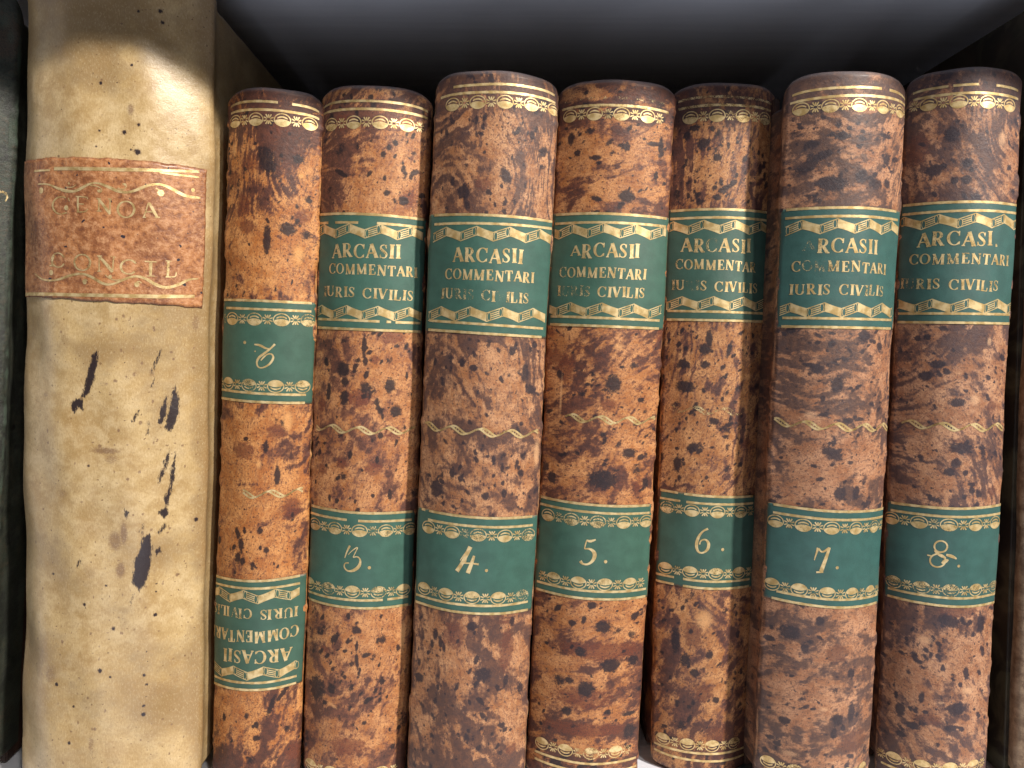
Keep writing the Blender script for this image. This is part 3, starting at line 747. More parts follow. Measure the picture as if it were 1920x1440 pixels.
# ---------- book 3
b = mk(3, (606, 185), (808, 185), (566, 1440), (761, 1440), 0.010, 0.010, 161,
  'orange mottled leather volume numbered 3 with a dark red blot above its title label',
  dict(flow=1.2, wash=0.22, streak=0.7, flocks=22, big=12, reds=10, scuffs=10, marks=[
   ('W', 640, 290, 25, 70), ('W', 620, 370, 25, 50), ('P', 740, 330, 60, 60), ('R', 765, 374, 19, 16), ('K', 757, 377, 11, 9), ('K', 725, 362, 6, 7), ('K', 741, 268, 6, 6), ('K', 729, 277, 5, 6), ('K', 718, 290, 5, 7), ('K', 640, 325, 18, 5, -.5),
   ('K', 644, 692, 14, 15), ('K', 647, 715, 8, 10), ('K', 731, 723, 11, 15), ('K', 742, 771, 11, 13), ('R', 675, 748, 24, 19), ('K', 646, 746, 9, 17), ('R', 737, 632, 26, 14), ('K', 617, 735, 6, 18), ('R', 604, 757, 10, 14), ('K', 683, 650, 5, 22), ('K', 685, 678, 5, 9), ('R', 703, 674, 11, 8), ('W', 625, 650, 40, 35), ('K', 687, 703, 5, 9, -.3), ('K', 762, 704, 3, 9), ('K', 665, 695, 4, 5), ('P', 720, 690, 50, 50),
   ('K', 713, 817, 6, 6), ('K', 657, 852, 5, 9), ('K', 731, 927, 5, 12), ('R', 640, 870, 12, 10), ('R', 700, 880, 16, 14), ('K', 707, 862, 4, 8),
   ('K', 668, 1181, 9, 9), ('K', 669, 1212, 3, 12), ('K', 669, 1240, 4, 18, 0.1), ('K', 628, 1197, 7, 14, -.5), ('W', 595, 1190, 22, 60), ('W', 640, 1315, 60, 45), ('K', 595, 1290, 20, 26), ('K', 622, 1290, 9, 12), ('K', 716, 1277, 6, 7), ('R', 650, 1400, 40, 20), ('S', 625, 1322, 16, 5, -.5), ('P', 700, 1200, 50, 60), ('S', 755, 1190, 8, 40)]))
head(b, ((608, 196), (802, 204)), ((607, 211), (802, 219)), ((610, 236), (802, 241)), 0.35, wear=(0.35, 0.25, 0.22))
title(b, ((600, 403), (795, 412)), ((600, 419), (794, 427)), ((600, 435), (793, 441)),
      ((624, 471), (751, 472)), ((618, 504), (783, 511)), ((607, 546), (775, 555)),
      ((596, 585), (790, 590)), ((597, 598), (788, 606)), ((596, 614), (788, 622)), '3212311', '1001101111', '5331 92111111', (0.72, 0.7), gaps=((), ((0.12, 0.2), (0.42, 0.58)), ((0.62, 0.68), (0.72, 0.76)), ()))
wave(b, HO, (594, 799), (777, 806), b.root, 3.4)
num3 = ([[(385, 492, 14), (362, 535, 10), (345, 585, 6)], [(372, 560, 4), (400, 530, 5), (450, 495, 7), (425, 545, 6), (408, 580, 5)],
         [(408, 580, 6), (445, 572, 7), (466, 600, 10), (455, 650, 22), (410, 682, 18), (365, 685, 9), (338, 655, 9), (345, 622, 7), (375, 622, 8)]],
        [(530, 657, 13)], (560, 900), 4.0)
volume(b, ((583, 947), (773, 959)), ((582, 961), (772, 974)), ((584, 980), (771, 991)), ((580, 1092), (768, 1104)), ((578, 1108), (765, 1118)), ((577, 1121), (765, 1133)), num3, (0.22, 0.05), gaps=((), ((0.42, 0.52),), ((0.76, 0.8),), ()))
egg_border(b, HO, (570, 1428), (757, 1436), b.root, -1, phase=0.4, seed=31)

# ---------- book 4
b = mk(4, (818, 170), (1046, 170), (762, 1440), (985, 1440), 0.003, 0.003, 133,
  'widest streaky brown leather volume, numbered 4, standing proud between volumes 3 and 5',
  dict(flow=1.75, wash=0.36, streak=1.1, flocks=26, big=10, reds=6, scuffs=14, size=0.95, marks=[
   ('W', 850, 280, 26, 70), ('W', 890, 320, 18, 60, .3), ('K', 870, 360, 14, 14), ('K', 893, 225, 4, 9), ('P', 925, 260, 25, 50), ('P', 925, 365, 25, 30), ('W', 975, 330, 12, 80), ('W', 1010, 230, 16, 40), ('K', 998, 255, 6, 9), ('P', 1015, 340, 14, 60), ('K', 915, 360, 5, 6), ('K', 948, 330, 10, 16, .4),
   ('P', 930, 720, 50, 50), ('W', 820, 700, 24, 50), ('K', 866, 680, 6, 8), ('K', 888, 690, 8, 7), ('K', 962, 658, 6, 7), ('K', 1003, 646, 6, 7), ('K', 985, 700, 8, 20), ('K', 995, 730, 14, 8, -.6), ('W', 850, 860, 40, 30), ('W', 900, 780, 20, 40), ('P', 980, 860, 30, 30), ('S', 1005, 850, 10, 40),
   ('K', 910, 930, 8, 8), ('K', 945, 925, 6, 9), ('K', 820, 915, 16, 18), ('P', 880, 930, 30, 20), ('R', 850, 1190, 24, 28), ('W', 925, 1230, 12, 60), ('R', 950, 1220, 15, 45), ('K', 885, 1175, 12, 9), ('K', 816, 1190, 6, 12), ('K', 826, 1205, 5, 10), ('P', 970, 1250, 20, 80), ('K', 905, 1265, 18, 14), ('K', 960, 1165, 6, 8), ('K', 785, 1270, 12, 10), ('W', 830, 1310, 40, 30), ('W', 900, 1370, 40, 40), ('P', 960, 1380, 25, 60)]), 0.0078)
head(b, ((850, 163), (1041, 172)), ((826, 181), (1042, 188)), ((846, 196), (1042, 204)), 0.05, wear=(0.2, 0.2, 0.2))
title(b, ((816, 404), (1034, 416)), ((816, 421), (1033, 429)), ((814, 441), (1032, 446)),
      ((851, 478), (980, 482)), ((836, 514), (1001, 521)), ((828, 550), (991, 560)),
      ((804, 588), (1022, 592)), ((806, 601), (1018, 616)), ((804, 618), (1015, 632)), '1301111', '2211111121', '4366655 84333321'[:13], (0.0, 0.0))
wave(b, HO, (797, 797), (1008, 813), b.root, 1.0)
num4 = ([[(1288, 500, 26), (1262, 555, 24), (1222, 632, 22), (1188, 682, 26)], [(1282, 505, 6), (1240, 560, 7), (1212, 602, 5)],
         [(1240, 622, 9), (1300, 624, 9), (1350, 632, 12)], [(1316, 568, 14), (1296, 630, 22), (1268, 698, 26)], [(1250, 580, 20), (1245, 620, 18)]],
        [(1408, 678, 12)], (560, 900), 4.0)
volume(b, ((792, 954), (997, 968)), ((790, 970), (998, 984)), ((788, 983), (999, 1001)), ((782, 1099), (992, 1115)), ((780, 1114), (990, 1128)), ((779, 1127), (990, 1143)), num4, (0.45, 0.35), gaps=(((0.04, 0.08),), ((0.0001, 0.08),), (), ()))

# ---------- book 5
b = mk(5, (1048, 185), (1267, 185), (986, 1440), (1195, 1440), 0.0095, 0.0065, 150,
  'mottled leather volume numbered 5 with a broad dark brown cloud near its foot',
  dict(flow=0.25, wash=0.24, streak=0.9, flocks=24, big=14, reds=10, scuffs=10, size=1.05, marks=[
   ('W', 1080, 345, 44, 28), ('W', 1120, 240, 90, 22), ('W', 1165, 250, 20, 18), ('K', 1070, 260, 8, 12), ('K', 1082, 287, 7, 7), ('K', 1175, 368, 16, 12), ('K', 1240, 275, 7, 18), ('K', 1225, 270, 14, 5), ('P', 1200, 330, 40, 60), ('P', 1110, 280, 35, 22), ('K', 1230, 330, 5, 10), ('K', 1117, 295, 12, 5), ('K', 1170, 273, 12, 4),
   ('W', 1100, 660, 60, 30), ('W', 1080, 740, 30, 50), ('P', 1180, 720, 50, 40), ('S', 1160, 650, 14, 10), ('R', 1060, 690, 20, 30), ('K', 1150, 720, 16, 18), ('S', 1052, 740, 4, 60), ('W', 1080, 820, 60, 22), ('P', 1180, 840, 40, 30), ('K', 1180, 850, 16, 10), ('K', 1130, 900, 30, 18), ('K', 1035, 895, 10, 12), ('K', 1210, 905, 8, 10),
   ('P', 1100, 1170, 90, 30), ('K', 1110, 1135, 9, 8), ('K', 1073, 1168, 8, 7), ('K', 1131, 1176, 18, 12), ('K', 1190, 1155, 10, 8), ('W', 1130, 1225, 90, 20), ('R', 1130, 1222, 90, 18), ('K', 1088, 1222, 12, 10, -.5), ('K', 1187, 1238, 12, 11), ('K', 1145, 1248, 20, 14), ('K', 1098, 1293, 17, 17), ('K', 1067, 1276, 9, 7), ('K', 1062, 1333, 11, 9), ('K', 1140, 1336, 8, 5), ('W', 1040, 1350, 30, 60), ('R', 1090, 1310, 60, 22), ('W', 1110, 1372, 90, 20), ('R', 1100, 1370, 90, 14), ('K', 1180, 1370, 14, 16), ('K', 1180, 1338, 16, 5)]), 0.0072)
head(b, ((1058, 190), (1252, 195)), ((1054, 204), (1254, 210)), ((1056, 219), (1256, 226)), 0.3, gaps=(((0.42, 0.52), (0.6, 0.68), (0.75, 0.8)), ()), wear=(0.72, 0.4, 0.32))
title(b, ((1043, 403), (1249, 410)), ((1042, 420), (1248, 425)), ((1041, 436), (1248, 439)),
      ((1071, 471), (1199, 471)), ((1051, 511), (1211, 515)), ((1047, 545), (1208, 550)),
      ((1032, 580), (1238, 585)), ((1034, 593), (1235, 601)), ((1033, 608), (1234, 616)), '1310101', '5211111111', '4766511111111', (0.16, 0.28), small=(0,))
wave(b, HO, (1060, 782), (1228, 788), b.root, 0.3)
num5 = ([[(548, 525, 9), (505, 540, 18), (480, 528, 8)], [(482, 530, 7), (472, 560, 8), (465, 594, 7)], [(465, 594, 6), (510, 592, 14), (545, 630, 26), (530, 682, 20), (490, 712, 12), (450, 708, 12), (434, 685, 20)]],
        [(620, 690, 13)], (980, 880), 4.0)
volume(b, ((1015, 931), (1217, 947)), ((1014, 944), (1217, 961)), ((1015, 962), (1216, 976)), ((1009, 1076), (1210, 1090)), ((1008, 1089), (1210, 1103)), ((1007, 1103), (1209, 1117)), num5, (0.35, 0.75))
egg_border(b, HO, (1004, 1389), (1184, 1403), b.root, -1, phase=0.3, seed=51)
rule(b, HO, (1003, 1407), (1192, 1420), b.root); rule(b, HO, (1003, 1421), (1192, 1437), b.root)

# ---------- book 6
b = mk(6, (1262, 190), (1453, 190), (1216, 1440), (1410, 1440), 0.0175, 0.0175, 156,
  'set-back leather volume numbered 6, its right edge in the shadow of volume 7',
  dict(flow=1.0, wash=0.30, streak=0.9, flocks=30, big=10, reds=8, scuffs=14, marks=[
   ('W', 1290, 215, 60, 16), ('W', 1275, 290, 14, 60), ('W', 1265, 360, 16, 22), ('K', 1316, 269, 10, 11), ('K', 1288, 255, 8, 9), ('K', 1345, 295, 9, 8), ('K', 1302, 240, 12, 7), ('P', 1330, 330, 35, 40), ('K', 1345, 370, 9, 6),
   ('K', 1286, 653, 5, 5), ('K', 1322, 655, 12, 12), ('K', 1330, 636, 7, 20), ('K', 1282, 684, 14, 9), ('K', 1322, 684, 10, 8), ('K', 1367, 655, 5, 18, -.2), ('K', 1285, 725, 20, 12), ('P', 1345, 700, 16, 30), ('W', 1345, 725, 30, 14), ('P', 1300, 800, 50, 60), ('K', 1300, 840, 14, 10, .5), ('K', 1270, 870, 9, 16), ('K', 1340, 790, 12, 7, -.4),
   ('W', 1250, 1190, 22, 70), ('K', 1267, 1200, 9, 28), ('S', 1320, 1160, 25, 30), ('K', 1330, 1228, 8, 9), ('K', 1302, 1262, 10, 9), ('W', 1270, 1310, 40, 45), ('K', 1342, 1312, 8, 7), ('P', 1340, 1270, 30, 60), ('W', 1320, 1368, 70, 14), ('R', 1300, 1190, 18, 30), ('S', 1236, 1282, 5, 4), ('R', 1320, 1300, 18, 20)]), 0.007)
head(b, ((1272, 188), (1446, 193)), ((1272, 204), (1445, 207)), ((1278, 223), (1440, 224)), 0.35, wear=(0.6, 0.5, 0.38))
title(b, ((1258, 396), (1440, 399)), ((1257, 411), (1440, 414)), ((1256, 429), (1438, 430)),
      ((1278, 460), (1408, 462)), ((1268, 496), (1418, 501)), ((1260, 535), (1420, 541)),
      ((1250, 569), (1434, 571)), ((1252, 583), (1432, 588)), ((1251, 599), (1431, 603)), '1351232', '411111223', '5376 4 1111133'[:13], (0.63, 0.05), s2='COMMENTAR')
wave(b, HO, (1262, 765), (1408, 772), b.root, 3.0, wear=0.62)
num6 = ([[(1390, 445, 14), (1350, 462, 10), (1315, 510, 18), (1300, 570, 20), (1315, 620, 14), (1350, 628, 9), (1388, 602, 18), (1398, 555, 20), (1372, 522, 10), (1335, 532, 8), (1326, 562, 9)]],
        [(1500, 602, 13)], (980, 880), 4.0)
volume(b, ((1237, 918), (1412, 930)), ((1237, 933), (1412, 943)), ((1240, 949), (1410, 957)), ((1235, 1062), (1404, 1071)), ((1231, 1074), (1404, 1085)), ((1231, 1087), (1403, 1098)), num6, (0.25, 0.3), gaps=(((0.2, 0.26),), ((0.22, 0.28),), ((0.2, 0.29),), ((0.2, 0.29),)))
egg_border(b, HO, (1226, 1379), (1390, 1390), b.root, -1, phase=0.4, seed=61)
rule(b, HO, (1226, 1393), (1396, 1402), b.root); rule(b, HO, (1226, 1406), (1396, 1416), b.root)

# ---------- book 7
b = mk(7, (1472, 180), (1703, 180), (1421, 1440), (1627, 1440), 0.002, 0.004, 133,
  'greyish mottled leather volume numbered 7 with ink speck by the numeral, left of volume 8',
  dict(flow=0.1, wash=0.36, streak=1.15, flocks=30, big=10, reds=5, scuffs=8, swirl=1.1, marks=[
   ('W', 1530, 280, 40, 16, .3), ('W', 1590, 150, 130, 24), ('K', 1540, 292, 24, 8, .35), ('K', 1515, 312, 24, 12, .5), ('K', 1580, 255, 16, 8), ('K', 1592, 240, 5, 5), ('K', 1525, 270, 12, 7), ('K', 1560, 345, 30, 14), ('K', 1615, 330, 12, 12), ('K', 1662, 300, 10, 12), ('K', 1660, 255, 18, 4, -.1), ('K', 1640, 345, 16, 10), ('P', 1620, 240, 40, 12), ('W', 1600, 380, 80, 10), ('W', 1500, 350, 20, 30),
   ('W', 1500, 645, 60, 14), ('K', 1560, 645, 7, 7), ('K', 1620, 630, 12, 14), ('K', 1530, 690, 14, 10), ('K', 1650, 650, 10, 8), ('K', 1570, 720, 12, 16), ('W', 1480, 720, 26, 40), ('S', 1520, 778, 16, 10), ('W', 1600, 860, 14, 60, .4), ('K', 1560, 850, 22, 12, -.5), ('K', 1575, 925, 12, 14), ('K', 1605, 925, 8, 14), ('P', 1620, 860, 20, 40), ('P', 1510, 900, 40, 25),
   ('W', 1490, 1180, 40, 28), ('K', 1480, 1185, 22, 14), ('K', 1538, 1165, 9, 9), ('K', 1509, 1216, 7, 10), ('R', 1570, 1225, 26, 18), ('P', 1545, 1270, 35, 40), ('W', 1460, 1240, 26, 22), ('S', 1545, 1330, 14, 7), ('K', 1570, 1350, 13, 13), ('K', 1563, 1375, 7, 12), ('K', 1595, 1335, 9, 22), ('R', 1600, 1390, 40, 24), ('K', 1595, 1262, 9, 11), ('K', 1470, 1350, 12, 8), ('S', 1480, 1412, 24, 9), ('P', 1490, 1300, 50, 30)]), 0.0085)
head(b, ((1486, 175), (1697, 179)), ((1482, 192), (1697, 193)), ((1486, 207), (1697, 212)), 0.3, gaps=(((0.68, 0.76),), ()), wear=(0.25, 0.15, 0.15))
title(b, ((1475, 394), (1678, 397)), ((1473, 410), (1681, 413)), ((1472, 429), (1682, 430)),
      ((1506, 461), (1645, 463)), ((1485, 499), (1661, 505)), ((1480, 543), (1656, 546)),
      ((1462, 582), (1672, 582)), ((1467, 596), (1671, 600)), ((1465, 612), (1670, 616)), '7311112', '1673111112', '2113 422244 41'[:13], (0.02, 0.82), small=(0,))
wave(b, HO, (1452, 790), (1666, 800), b.root, 1.6)
num7 = ([[(495, 543, 16), (484, 575, 9), (468, 628, 5)], [(497, 545, 8), (520, 578, 10), (570, 542, 12)], [(572, 540, 14), (548, 615, 18), (515, 705, 22)], [(482, 712, 10), (530, 710, 10)]],
        [(625, 680, 11)], (1400, 880), 3.692)
volume(b, ((1451, 945), (1656, 953)), ((1450, 960), (1655, 968)), ((1452, 976), (1653, 983)), ((1447, 1095), (1643, 1105)), ((1456, 1108), (1644, 1114)), ((1447, 1120), (1642, 1129)), num7, (0.05, 0.0))
egg_border(b, HO, (1430, 1425), (1622, 1437), b.root, -1, phase=0.2, seed=71)

# ---------- book 8
b = mk(8, (1699, 180), (1919, 180), (1645, 1440), (1848, 1440), 0.010, 0.004, 127,
  'dusty dark mottled leather volume numbered 8, rightmost of the green-labelled set',
  dict(flow=2.3, wash=0.40, streak=1.0, flocks=26, big=12, reds=6, scuffs=22, size=1.1, swirl=0.9, marks=[
   ('W', 1780, 150, 120, 20), ('W', 1790, 260, 40, 30), ('K', 1785, 253, 14, 16), ('K', 1768, 312, 7, 8), ('K', 1813, 305, 10, 9), ('K', 1813, 337, 10, 9), ('K', 1790, 338, 8, 7), ('K', 1822, 318, 5, 5), ('S', 1880, 260, 14, 22), ('P', 1890, 340, 22, 50), ('W', 1850, 320, 14, 60), ('K', 1750, 320, 16, 12), ('R', 1720, 280, 22, 30), ('W', 1760, 370, 70, 12),
   ('W', 1790, 650, 22, 40), ('K', 1758, 683, 14, 9), ('K', 1735, 705, 14, 10), ('K', 1720, 635, 6, 6), ('K', 1738, 632, 7, 7), ('K', 1775, 697, 8, 6), ('P', 1860, 650, 24, 36), ('S', 1855, 640, 8, 12), ('S', 1830, 750, 16, 16), ('K', 1795, 755, 16, 9), ('W', 1850, 860, 10, 70), ('K', 1802, 840, 24, 11), ('K', 1793, 868, 10, 9), ('K', 1810, 887, 6, 6), ('K', 1780, 885, 10, 9), ('P', 1780, 910, 50, 14), ('K', 1822, 920, 7, 7),
   ('W', 1740, 1150, 70, 24), ('K', 1780, 1165, 24, 12, -.3), ('K', 1818, 1167, 7, 6), ('K', 1840, 1170, 12, 20), ('R', 1800, 1148, 40, 12), ('W', 1790, 1250, 28, 40), ('P', 1740, 1240, 40, 20), ('S', 1735, 1200, 20, 12), ('S', 1815, 1295, 20, 12), ('K', 1793, 1330, 20, 14), ('K', 1712, 1360, 14, 8), ('K', 1782, 1366, 12, 8), ('K', 1688, 1330, 10, 16), ('K', 1690, 1376, 10, 7), ('W', 1680, 1390, 40, 20), ('W', 1790, 1400, 60, 24), ('S', 1765, 1318, 8, 4), ('K', 1735, 1335, 6, 4), ('R', 1740, 1350, 24, 12)]), 0.0078)
head(b, ((1712, 172), (1910, 167)), ((1712, 186), (1910, 184)), ((1714, 199), (1908, 201)), 0.5, gaps=(((0.3, 0.34), (0.55, 0.72)), ()), wear=(0.3, 0.2, 0.12))
title(b, ((1694, 386), (1911, 385)), ((1693, 403), (1911, 400)), ((1692, 421), (1911, 418)),
      ((1721, 450), (1868, 449)), ((1707, 487), (1889, 489)), ((1689, 532), (1870, 537)),
      ((1683, 575), (1902, 575)), ((1684, 588), (1901, 590)), ((1683, 604), (1900, 607)), '2322113', '1134321113', '4642 22111 33'[:13], (0.58, 0.55), s1='ARCASI.')
wave(b, HO, (1690, 793), (1887, 800), b.root, 0.0)
cir = lambda cx, cy, rx, ry, w, a0=0, a1=360: [(cx + rx * math.cos(math.radians(a)), cy - ry * math.sin(math.radians(a)), w) for a in np.linspace(a0, a1, 15)]
num8 = ([cir(1343, 533, 45, 40, 9), cir(1322, 630, 54, 46, 9), [(1300, 560, 10), (1330, 590, 16), (1375, 612, 12)], [(1380, 590, 12), (1420, 600, 20), (1450, 618, 8)], [(1250, 592, 8), (1282, 600, 8)], [(1350, 650, 10), (1375, 632, 26), (1395, 625, 8)]],
        [(1465, 668, 10)], (1400, 880), 3.692)
volume(b, ((1672, 942), (1880, 946)), ((1671, 956), (1877, 962)), ((1672, 971), (1876, 977)), ((1666, 1088), (1866, 1099)), ((1665, 1102), (1867, 1113)), ((1664, 1116), (1865, 1129)), num8, (0.0, 0.2))
egg_border(b, HO, (1652, 1412), (1840, 1429), b.root, -1, phase=0.5, seed=81)
rule(b, HO, (1652, 1430), (1840, 1447), b.root)

# ------------------------------------------------------------------ the tall vellum book
g = Book('vellum_book', (46, 5), (404, 5), (44, 1440), (371, 1440), 0.001, 0.003, -80, 0.0120, 2.35, 0.185, 0.19, cap=0.003, drop=0.003, wob=0.0005, seed=11, step=0.00036, boxy=True)
tag(g.root, 'tall thick cream vellum book with brown title patch and black ink stains', 'book')
INK = [  # (scale, ox, oy, polygon in crop pixels)
 (3, 0, 480, [(545, 525), (546, 600), (535, 670), (505, 755), (475, 800), (455, 795), (478, 700), (515, 560)]),
 (3, 0, 480, [(398, 820), (440, 800), (467, 812), (462, 872), (435, 850), (420, 888), (402, 865)]),
 (3, 0, 480, [(985, 725), (1006, 800), (1005, 880), (988, 935), (955, 988), (928, 962), (945, 880), (965, 800)]),
 (3, 0, 480, [(942, 780), (935, 900), (905, 950), (888, 935), (908, 850)]),
 (3, 0, 480, [(986, 1100), (982, 1220), (962, 1330), (940, 1425), (922, 1365), (950, 1300), (965, 1180)]),
 (3, 0, 480, [(952, 1085), (948, 1150), (920, 1235), (922, 1150)]),
 (3, 0, 960, [(840, 118), (856, 200), (848, 262), (832, 375), (805, 425), (780, 445), (745, 395), (752, 290), (788, 210), (800, 150)]),
 (3, 0, 960, [(925, 65), (930, 85), (895, 128), (888, 118)]), (3, 0, 960, [(900, 200), (908, 225), (880, 245), (872, 215)]),
 (3, 0, 960, [(885, 0), (940, -30), (945, 10), (925, 40)]), (3, 0, 960, [(808, 60), (800, 130), (790, 110)]), (3, 0, 960, [(700, -20), (728, 0), (705, 45)]),
 (3, 0, 480, [(910, 520), (885, 600), (855, 665), (850, 655), (880, 585)]), (3, 0, 480, [(870, 680), (860, 740), (848, 740)]),
 (3, 0, 480, [(782, 868), (765, 915), (740, 935), (755, 900)]), (3, 0, 480, [(837, 925), (832, 1000), (822, 1005)]), (3, 0, 480, [(925, 1180), (915, 1240), (890, 1290), (900, 1220)]),
 (3, 0, 960, [(455, 270), (452, 300), (435, 310), (438, 285)]), (3, 0, 960, [(752, 460), (735, 515), (730, 512)]),
]
DOTS = [(1, 301, 20, 3.6), (1, 259, 20, 2.4), (1, 187, 155, 3), (1, 260, 234, 3), (1, 233, 248, 3.8), (1, 187, 245, 2.2), (1, 258, 285, 5), (1, 246, 281, 2), (1, 182, 275, 2), (1, 367, 973, 4), (1, 157, 1134, 3), (1, 106, 1283, 3.4), (1, 138, 1325, 2.5), (1, 291, 1153, 3.2), (1, 211, 1180, 3.6), (1, 167, 873, 2.4), (1, 270, 1266, 3), (1, 275, 1283, 2.4), (1, 270, 1322, 3), (1, 269, 1338, 4), (1, 188, 1257, 4), (1, 207, 1269, 2.4), (1, 247, 122, 2.5), (1, 305, 41, 3), (1, 275, 1222, 1.6), (1, 203, 1200, 1.4), (1, 202, 1225, 1.4), (1, 293, 1110, 1.8), (1, 294, 1095, 1.6), (1, 131, 1392, 3), (1, 96, 1077, 2.6), (1, 198, 1099, 2.2), (1, 274, 1305, 1.4), (1, 277, 1240, 1.2)]
def gpaint(b, U, Vv):
    out = np.zeros(U.shape + (4,)); ink = np.zeros(U.shape); grime_shade = 0.18 + (fbm(U * 45 + 3, Vv * 60, 77, 4) - 0.5) * 2.0; brown = np.zeros(U.shape)
    ui, vi = U[0], Vv[:, 0]
    for sc, ox, oy, poly in INK:
        Q = np.array([b.inv(ox + x / sc, oy + y / sc) for x, y in poly])
        m = 0.002; i0, i1 = np.searchsorted(ui, [Q[:, 0].min() - m, Q[:, 0].max() + m]); j0, j1 = np.searchsorted(vi, [Q[:, 1].min() - m, Q[:, 1].max() + m])
        u, v = U[j0:j1, i0:i1], Vv[j0:j1, i0:i1]
        ins = np.zeros(u.shape, bool); dist = np.full(u.shape, 1.0)
        u = u + (fbm(u * 1500, v * 500, 4, 2) - 0.5) * 0.0007
        n = len(Q)
        for k in range(n):
            a, c = Q[k], Q[(k + 1) % n]
            cr = ((a[1] > v) != (c[1] > v)) & (u < (c[0] - a[0]) * (v - a[1]) / (c[1] - a[1] + 1e-12) + a[0]); ins ^= cr
            d = c - a; t = np.clip(((u - a[0]) * d[0] + (v - a[1]) * d[1]) / (d @ d), 0, 1)
            dist = np.minimum(dist, np.hypot(u - a[0] - t * d[0], v - a[1] - t * d[1]))
        sd = np.where(ins, dist, -dist)
        ink[j0:j1, i0:i1] = np.maximum(ink[j0:j1, i0:i1], np.clip(0.5 + sd / 0.0019, 0, 1))
        brown[j0:j1, i0:i1] = np.maximum(brown[j0:j1, i0:i1], np.clip(0.45 + sd / 0.003, 0, 0.6))
    def dot(dst, x, y, r, ry=None, amp=1.0):
        u0, v0 = b.inv(x, y); q = r * PX; m = max(r, ry or r) * PX * 2.5
        i0, i1 = np.searchsorted(ui, [u0 - m, u0 + m]); j0, j1 = np.searchsorted(vi, [v0 - m, v0 + m])
        if i1 <= i0 or j1 <= j0: return
        d = np.hypot((U[j0:j1, i0:i1] - u0) / q, (Vv[j0:j1, i0:i1] - v0) / ((ry or r) * PX))
        dst[j0:j1, i0:i1] = np.maximum(dst[j0:j1, i0:i1], amp * np.clip(1.25 - 0.7 * d, 0, 1))
    for _, x, y, r in DOTS: dot(ink, x, y, r * 1.0, amp=0.85); dot(brown, x, y, r * 1.7, amp=0.7)
    for x, y, rx, ry, a in [(215, 1015, 14, 22, .8), (232, 1000, 8, 26, .8), (225, 1070, 10, 18, .8), (198, 845, 34, 8, .75), (210, 860, 20, 14, .6), (120, 925, 14, 12, .6), (222, 152, 9, 10, .5), (245, 205, 8, 14, .7), (172, 1395, 8, 26, .6), (95, 1265, 20, 26, .6), (300, 1290, 40, 30, .5), (330, 1270, 26, 24, .5), (255, 700, 10, 12, .5), (85, 740, 10, 6, .6), (195, 720, 18, 8, .5), (368, 605, 12, 26, .6), (280, 940, 24, 20, .4), (60, 620, 22, 30, .5), (150, 860, 40, 14, .4), (255, 880, 20, 14, .4), (240, 1170, 30, 16, .4), (285, 700, 8, 14, .6), (290, 1080, 5, 40, .5)]:
        dot(brown, x, y, rx, ry, a)
    R = np.random.RandomState(3)
    for _ in range(230): dot(brown, R.uniform(55, 370), R.uniform(580, 1440), R.uniform(1, 3.4), R.uniform(1, 4.5), R.uniform(.5, 1))
    for _ in range(40): dot(brown, R.uniform(60, 370), R.uniform(0, 290), R.uniform(1, 3), R.uniform(1, 3), R.uniform(.5, .9))
    for _ in range(26): dot(ink, R.uniform(55, 370), R.uniform(0, 1440), R.uniform(.7, 1.5), R.uniform(.8, 2.2), R.uniform(.6, 1))
    grime_shade += 0.30 * sstep(b.H - 0.05, b.H - 0.02, Vv) + 0.25 * (fbm(U * 120, Vv * 30, 79, 4) - 0.3)
    grime_shade += 0.7 * np.clip(1 - np.abs(np.abs(U) - b.face) / 0.007, 0, 1)  # shade of the rounded shoulders, painted in together with the grime
    out[..., 0], out[..., 1], out[..., 2], out[..., 3] = ink, grime_shade, brown, 1
    return out
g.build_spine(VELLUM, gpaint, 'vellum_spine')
w2 = g.w / 2
box('page_block', -w2 + 0.004, w2 - 0.004, 0.004, 0.18, 0.005, g.H - 0.008, PAPER, g.root, 0.0004)

def patch_mat():
    N = NT('rust_title_leather'); uv = N.uv()
    n1 = N.noise(uv, 0.9, 4); n2 = N.noise(uv, 4.5, 6, 0.7); n3 = N.noise(uv, 14, 5, 0.75)
    col = N.mix(N.step(n1, 0.35, 0.65), (0.25, 0.092, 0.032), (0.42, 0.175, 0.062))
    col = N.mix(N.math('MULTIPLY', N.step(n2, 0.47, 0.64), 0.75), col, (0.54, 0.28, 0.135))
    col = N.mix(N.math('MULTIPLY', N.step(n2, 0.50, 0.36), 0.7), col, (0.13, 0.042, 0.020))
    col = N.mix(N.math('MULTIPLY', N.step(n3, 0.60, 0.68), 0.8), col, (0.08, 0.022, 0.016))
    col = N.mix(N.math('MULTIPLY', N.step(N.noise(uv, 10, 6, 0.85), 0.62, 0.72), 0.6), col, (0.72, 0.50, 0.32))
    sp = N.step(N.noise(N.mapping(uv, loc=(3, 3, 0)), 5.0, 1, 0.3), 0.735, 0.75)
    col = N.mix(sp, col, (0.02, 0.012, 0.02))
    ed = N.n('SeparateColor'); N.put(ed.inputs[0], N.attr('paint').outputs['Color'])
    col = N.mix(N.math('MULTIPLY', N.step(N.math('ADD', ed.outputs[0], N.math('SUBTRACT', n3, 0.5)), 0.55, 1.05), 0.6), col, (0.13, 0.05, 0.03))
    h = N.math('ADD', N.math('MULTIPLY', n2, 1.2), N.math('MULTIPLY', n3, 0.5))
    return N.bsdf(col, N.math('ADD', 0.28, N.math('MULTIPLY', n2, 0.25)), h, 0.7, 0.0004, spec=0.5, coat=0.2, coatr=0.2)
PATCH = patch_mat()
ua, vta = g.inv(103, 296); ub, vtb = g.inv(386, 318); _, vba = g.inv(60, 557); _, vbb = g.inv(372, 577)
uc, _ = g.inv(60, 557); ue = g.face * 0.99
